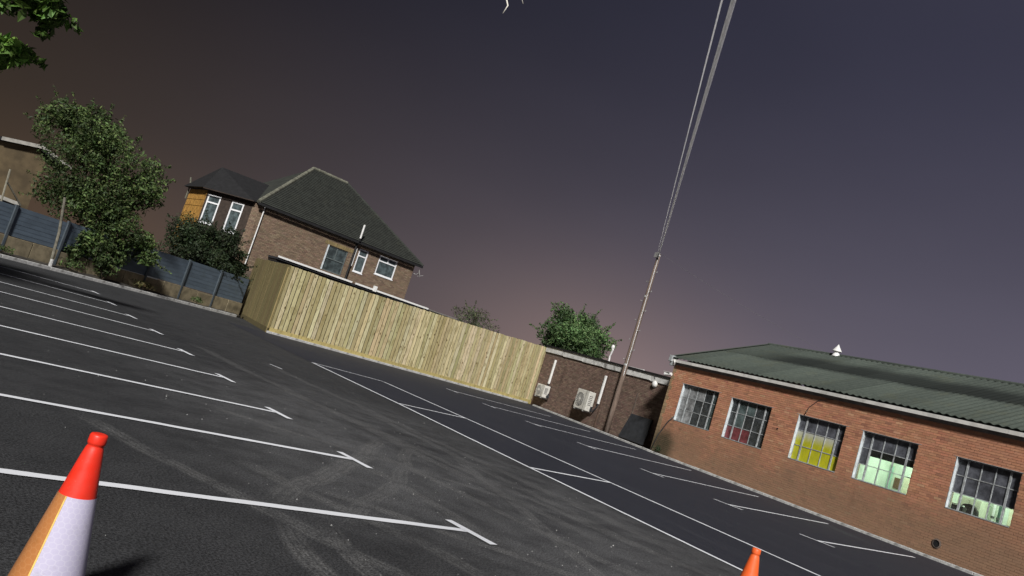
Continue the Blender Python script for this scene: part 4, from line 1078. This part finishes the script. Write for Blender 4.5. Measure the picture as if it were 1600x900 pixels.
def tree(name, label, base, trunk, clumps, size, cols, group=None, trunk_r=.16, density=420, twigs=True, sprigs=.8):
    r = empty(name, base, 0, label, 'tree' if 'shrub' not in name else 'shrub', group)
    m = MB(); m.tube([Vector(p) for p in trunk], [trunk_r*(1-.7*k/(len(trunk)-1)) for k in range(len(trunk))], 9); m.obj('trunk', M_BARK, r, True)
    if twigs:
        for (c, rr_, dn) in clumps[::max(1, len(clumps)//10)]:
            a = Vector(trunk[random.randrange(len(trunk)//2, len(trunk))]); c = Vector(c); mid_ = a.lerp(c, .5)+Vector((random.uniform(-.2, .2), random.uniform(-.2, .2), .15))
            q = MB(); q.tube([a, mid_, c], [trunk_r*.3, trunk_r*.2, trunk_r*.08], 6); q.obj('branch', M_BARK, r)
    m = MB()
    for (c, rr_, dn) in clumps: leaves(m, c, rr_, int(density*dn), size, cols)
    sp = MB(); mid_ = sum((Vector(c) for c, _, _ in clumps), Vector())/len(clumps)
    for (c, rr_, dn) in clumps:
        if random.random() > sprigs: continue
        c = Vector(c); d = (c-mid_).normalized()+Vector((random.gauss(0, .35), random.gauss(0, .35), random.gauss(0, .3)+.25)); d.normalize()
        a = c+d*rr_[0]*.6; e = c+d*(rr_[0]+random.uniform(.15, .55)); e.z += random.uniform(-.1, .15)
        sp.tube([a, a.lerp(e, .6)+Vector((0, 0, .03)), e], [.010, .007, .003], 4)
        for q in range(int(22*(e-a).length)+4):
            t = random.random(); leaves(m, a.lerp(e, t), (.07, .07, .07), 2, size*.85, cols)
    if sp.v: sp.obj('twigs', M_BARK, r, kind='stuff')
    m.obj('crown', M_LEAF, r)
    return r


def blob_clumps(center, radii, n, rmin, rmax, squash=.8, seed=1, zmin=None, hollow=.35):
    rnd = random.Random(seed); out = []
    while len(out) < n:
        d = Vector((rnd.gauss(0, 1), rnd.gauss(0, 1), rnd.gauss(0, 1))).normalized(); k = rnd.uniform(hollow, 1)
        c = Vector((center[0]+d.x*radii[0]*k, center[1]+d.y*radii[1]*k, center[2]+d.z*radii[2]*k))
        if zmin is not None and c.z < zmin: continue
        q = rnd.uniform(rmin, rmax); out.append((c, (q, q, q*squash), q*q/(rmax*rmax)*1.0+.15))
    return out


G1 = [(.078, .122, .036), (.056, .092, .028), (.105, .150, .046), (.038, .062, .020)]
G2 = [(.030, .048, .020), (.022, .036, .016), (.040, .058, .024)]
G3 = [(.095, .165, .060), (.065, .120, .045), (.125, .20, .075)]
G4 = [(.10, .19, .03), (.13, .24, .045), (.07, .13, .025)]
# big shrub tree over the blue fence
tb = fb.w(10.3, 1.3, .1)
cl = blob_clumps((-.2, .3, 3.9), (2.25, 1.6, 2.55), 62, .42, .85, .9, 3, .6) + blob_clumps((-1.7, .8, 5.2), (1.0, .8, 1.4), 14, .35, .6, .9, 5) \
    + blob_clumps((.6, -.4, 1.7), (1.7, .7, 1.3), 34, .3, .6, .9, 4, .5) + blob_clumps((-.1, -.6, .7), (1.4, .4, .6), 12, .2, .42, .8, 8, .1)
tree('overgrown_shrub_tree', 'big dark green overgrown shrub spilling over the blue fence', tb, [(0, 0, -.1), (.05, .05, 1.2), (-.1, .1, 2.6), (-.2, .2, 4.4)], cl, .06, G1, None, .17, 520)
# pale blossoms / leaves catching light
# bush in front of the house
bb = fb.w(17.4, 2.3, .0)
cl = blob_clumps((-.2, 0, 2.7), (2.1, 1.3, 1.2), 70, .35, .7, .85, 11, 1.5) + blob_clumps((1.6, .1, 2.0), (.9, .6, 1.0), 16, .25, .5, .85, 12, .6)
tree('dark_bush', 'dark rounded bush overhanging the blue fence in front of the brick house', bb, [(0, 0, -.1), (.05, 0, 1.0), (-.1, 0, 2.2), (-.1, 0, 3.0)], cl, .055, G2, None, .12, 480)
# round tree behind the annexe
def at(px_unit, rng): return Vector((px_unit[0]*rng, px_unit[1]*rng, 0))
tc_ = at((.669, .743), 52)
cl = blob_clumps((-.15, .1, 4.75), (2.9, 2.4, 1.75), 90, .5, .95, .85, 21, 3.0)
tree('round_tree', 'round bright green tree rising behind the flat annexe roof', tc_, [(0, 0, 0), (.1, 0, 2), (0, 0, 4), (0, 0, 5.6)], cl, .075, G3, None, .2, 520)
tf = at((.563, .826), 50)
cl = blob_clumps((0, 0, 3.9), (1.5, 1.2, .75), 22, .3, .6, .8, 31, 3)
tree('sparse_shrub', 'sparse faint shrub showing above the middle of the timber fence', tf, [(0, 0, 0), (.1, 0, 2), (0, 0, 3.2), (0, 0, 4.4)], cl, .05, [(.13, .16, .075), (.09, .115, .055)], None, .05, 150)
# tree at the left whose outer boughs hang into the picture; unseen crown placed to shade far-left bays
ot = Vector((-5.2, 15.5, 0))
cl = blob_clumps((-2.2, -.6, 8.6), (3.0, 3.0, 2.2), 46, .6, 1.1, .85, 41, 6.6) + \
    [(tuple(a+b_ for a, b_ in zip(c, (.6, 3.0, 0))), q, dn) for c, q, dn in [((4.75, -.55, 5.75), (.46, .4, .40), 1.3), ((5.0, -.5, 5.45), (.30, .3, .30), .8), ((5.05, -.45, 5.12), (.16, .16, .2), .14), ((4.45, -.5, 5.5), (.4, .4, .4), .5),
     ((4.65, .6, 4.62), (.36, .4, .28), .9), ((4.9, .6, 4.72), (.2, .3, .16), .16), ((4.3, .7, 4.35), (.45, .4, .3), .4)]]
tree('overhanging_tree', 'bright green leafy boughs of a tree hanging into the top left corner, with unseen crown placed for shade', ot, [(0, 0, -.1), (.1, .1, 2.5), (.4, .4, 5), (.7, 1.2, 7.5), (.7, 1.6, 9.5)], cl, .10, G4, None, .26, 520, True, .35)
# low weeds along the bank and workshop corner
def weed(name, label, loc, r, h, n, cols, size=.05, group=None):
    e = empty(name, loc, 0, label, 'plant', group); m = MB(); st = MB()
    for k in range(max(3, n//60)):
        a = random.uniform(0, 6.28); tip = Vector((cos(a)*r*.7, sin(a)*r*.7, h*random.uniform(.6, 1))); st.tube([(0, 0, -.03), tip*.5+Vector((0, 0, h*.15)), tip], [.012, .008, .004], 5)
    st.obj('stems', M_BARK, e); leaves(m, (0, 0, h*.55), (r, r*.8, h*.5), n, size, cols, .2); m.obj('foliage', M_LEAF, e)
wl = ['low weed clump on the soil bank left of the leaning post', 'low weed clump on the soil bank just right of the leaning post', 'low weed clump below the big shrub', 'straw-tinged weed clump between big shrub and dark bush', 'small weed clump at the right end of the soil bank']
for k, (xx, yy, rr_, hh) in enumerate(((6.6, .45, .5, .25), (9.3, .4, .6, .45), (10.8, .45, .5, .5), (12.9, .5, .6, .35), (15.9, .35, .35, .3))):
    weed('weed_clump', wl[k], fb.w(xx, yy, .15), rr_, hh, 260, G1 if k != 3 else [(.17, .14, .06), (.10, .10, .035)], .045, 'weeds on the soil bank')
weed('corner_weed', 'dark mossy weed at the foot of the workshop corner', WF.w(.55, -.12, .08), .25, .3, 160, G2, .035)
# bare twig hanging from above near the top of the picture
u = Vector((.482, .876, .4702)); q0 = Vector((0, 0, 1.5))
M_TWIG = simple('bleached_twig', (.78, .75, .66), .7, .1, 20)
tw = empty('hanging_twig', q0+Vector((.482, .872, .64))*4.6, 0, 'two pale bare twig tips hanging in at the middle of the top edge', 'twig')
o0 = tw.location
def rel(d, k=4.6): return q0+Vector(d)*k-o0
m = MB(); m.tube([Vector((-4.6, 16.2, 8.6))-o0, Vector((-2.2, 11.5, 8.3))-o0, Vector((.6, 6.6, 6.0))-o0, (0, 0, 0), (.6, -.2, -.05)], [.07, .05, .03, .013, .008], 7); m.obj('bough', M_BARK, tw)
m = MB(); m.tube([(0, 0, 0), rel((.483, .876, .52)), rel((.4845, .876, .478)), rel((.4905, .8725, .4660)), rel((.4875, .8735, .4530))], [.009, .008, .006, .005, .002], 6); m.obj('tip', M_TWIG, tw, True)
m = MB(); m.tube([(.25, -.09, -.01), rel((.497, .867, .52)), rel((.500, .866, .487)), rel((.5065, .863, .4755))], [.008, .007, .006, .003], 6); m.obj('tip', M_TWIG, tw, True)
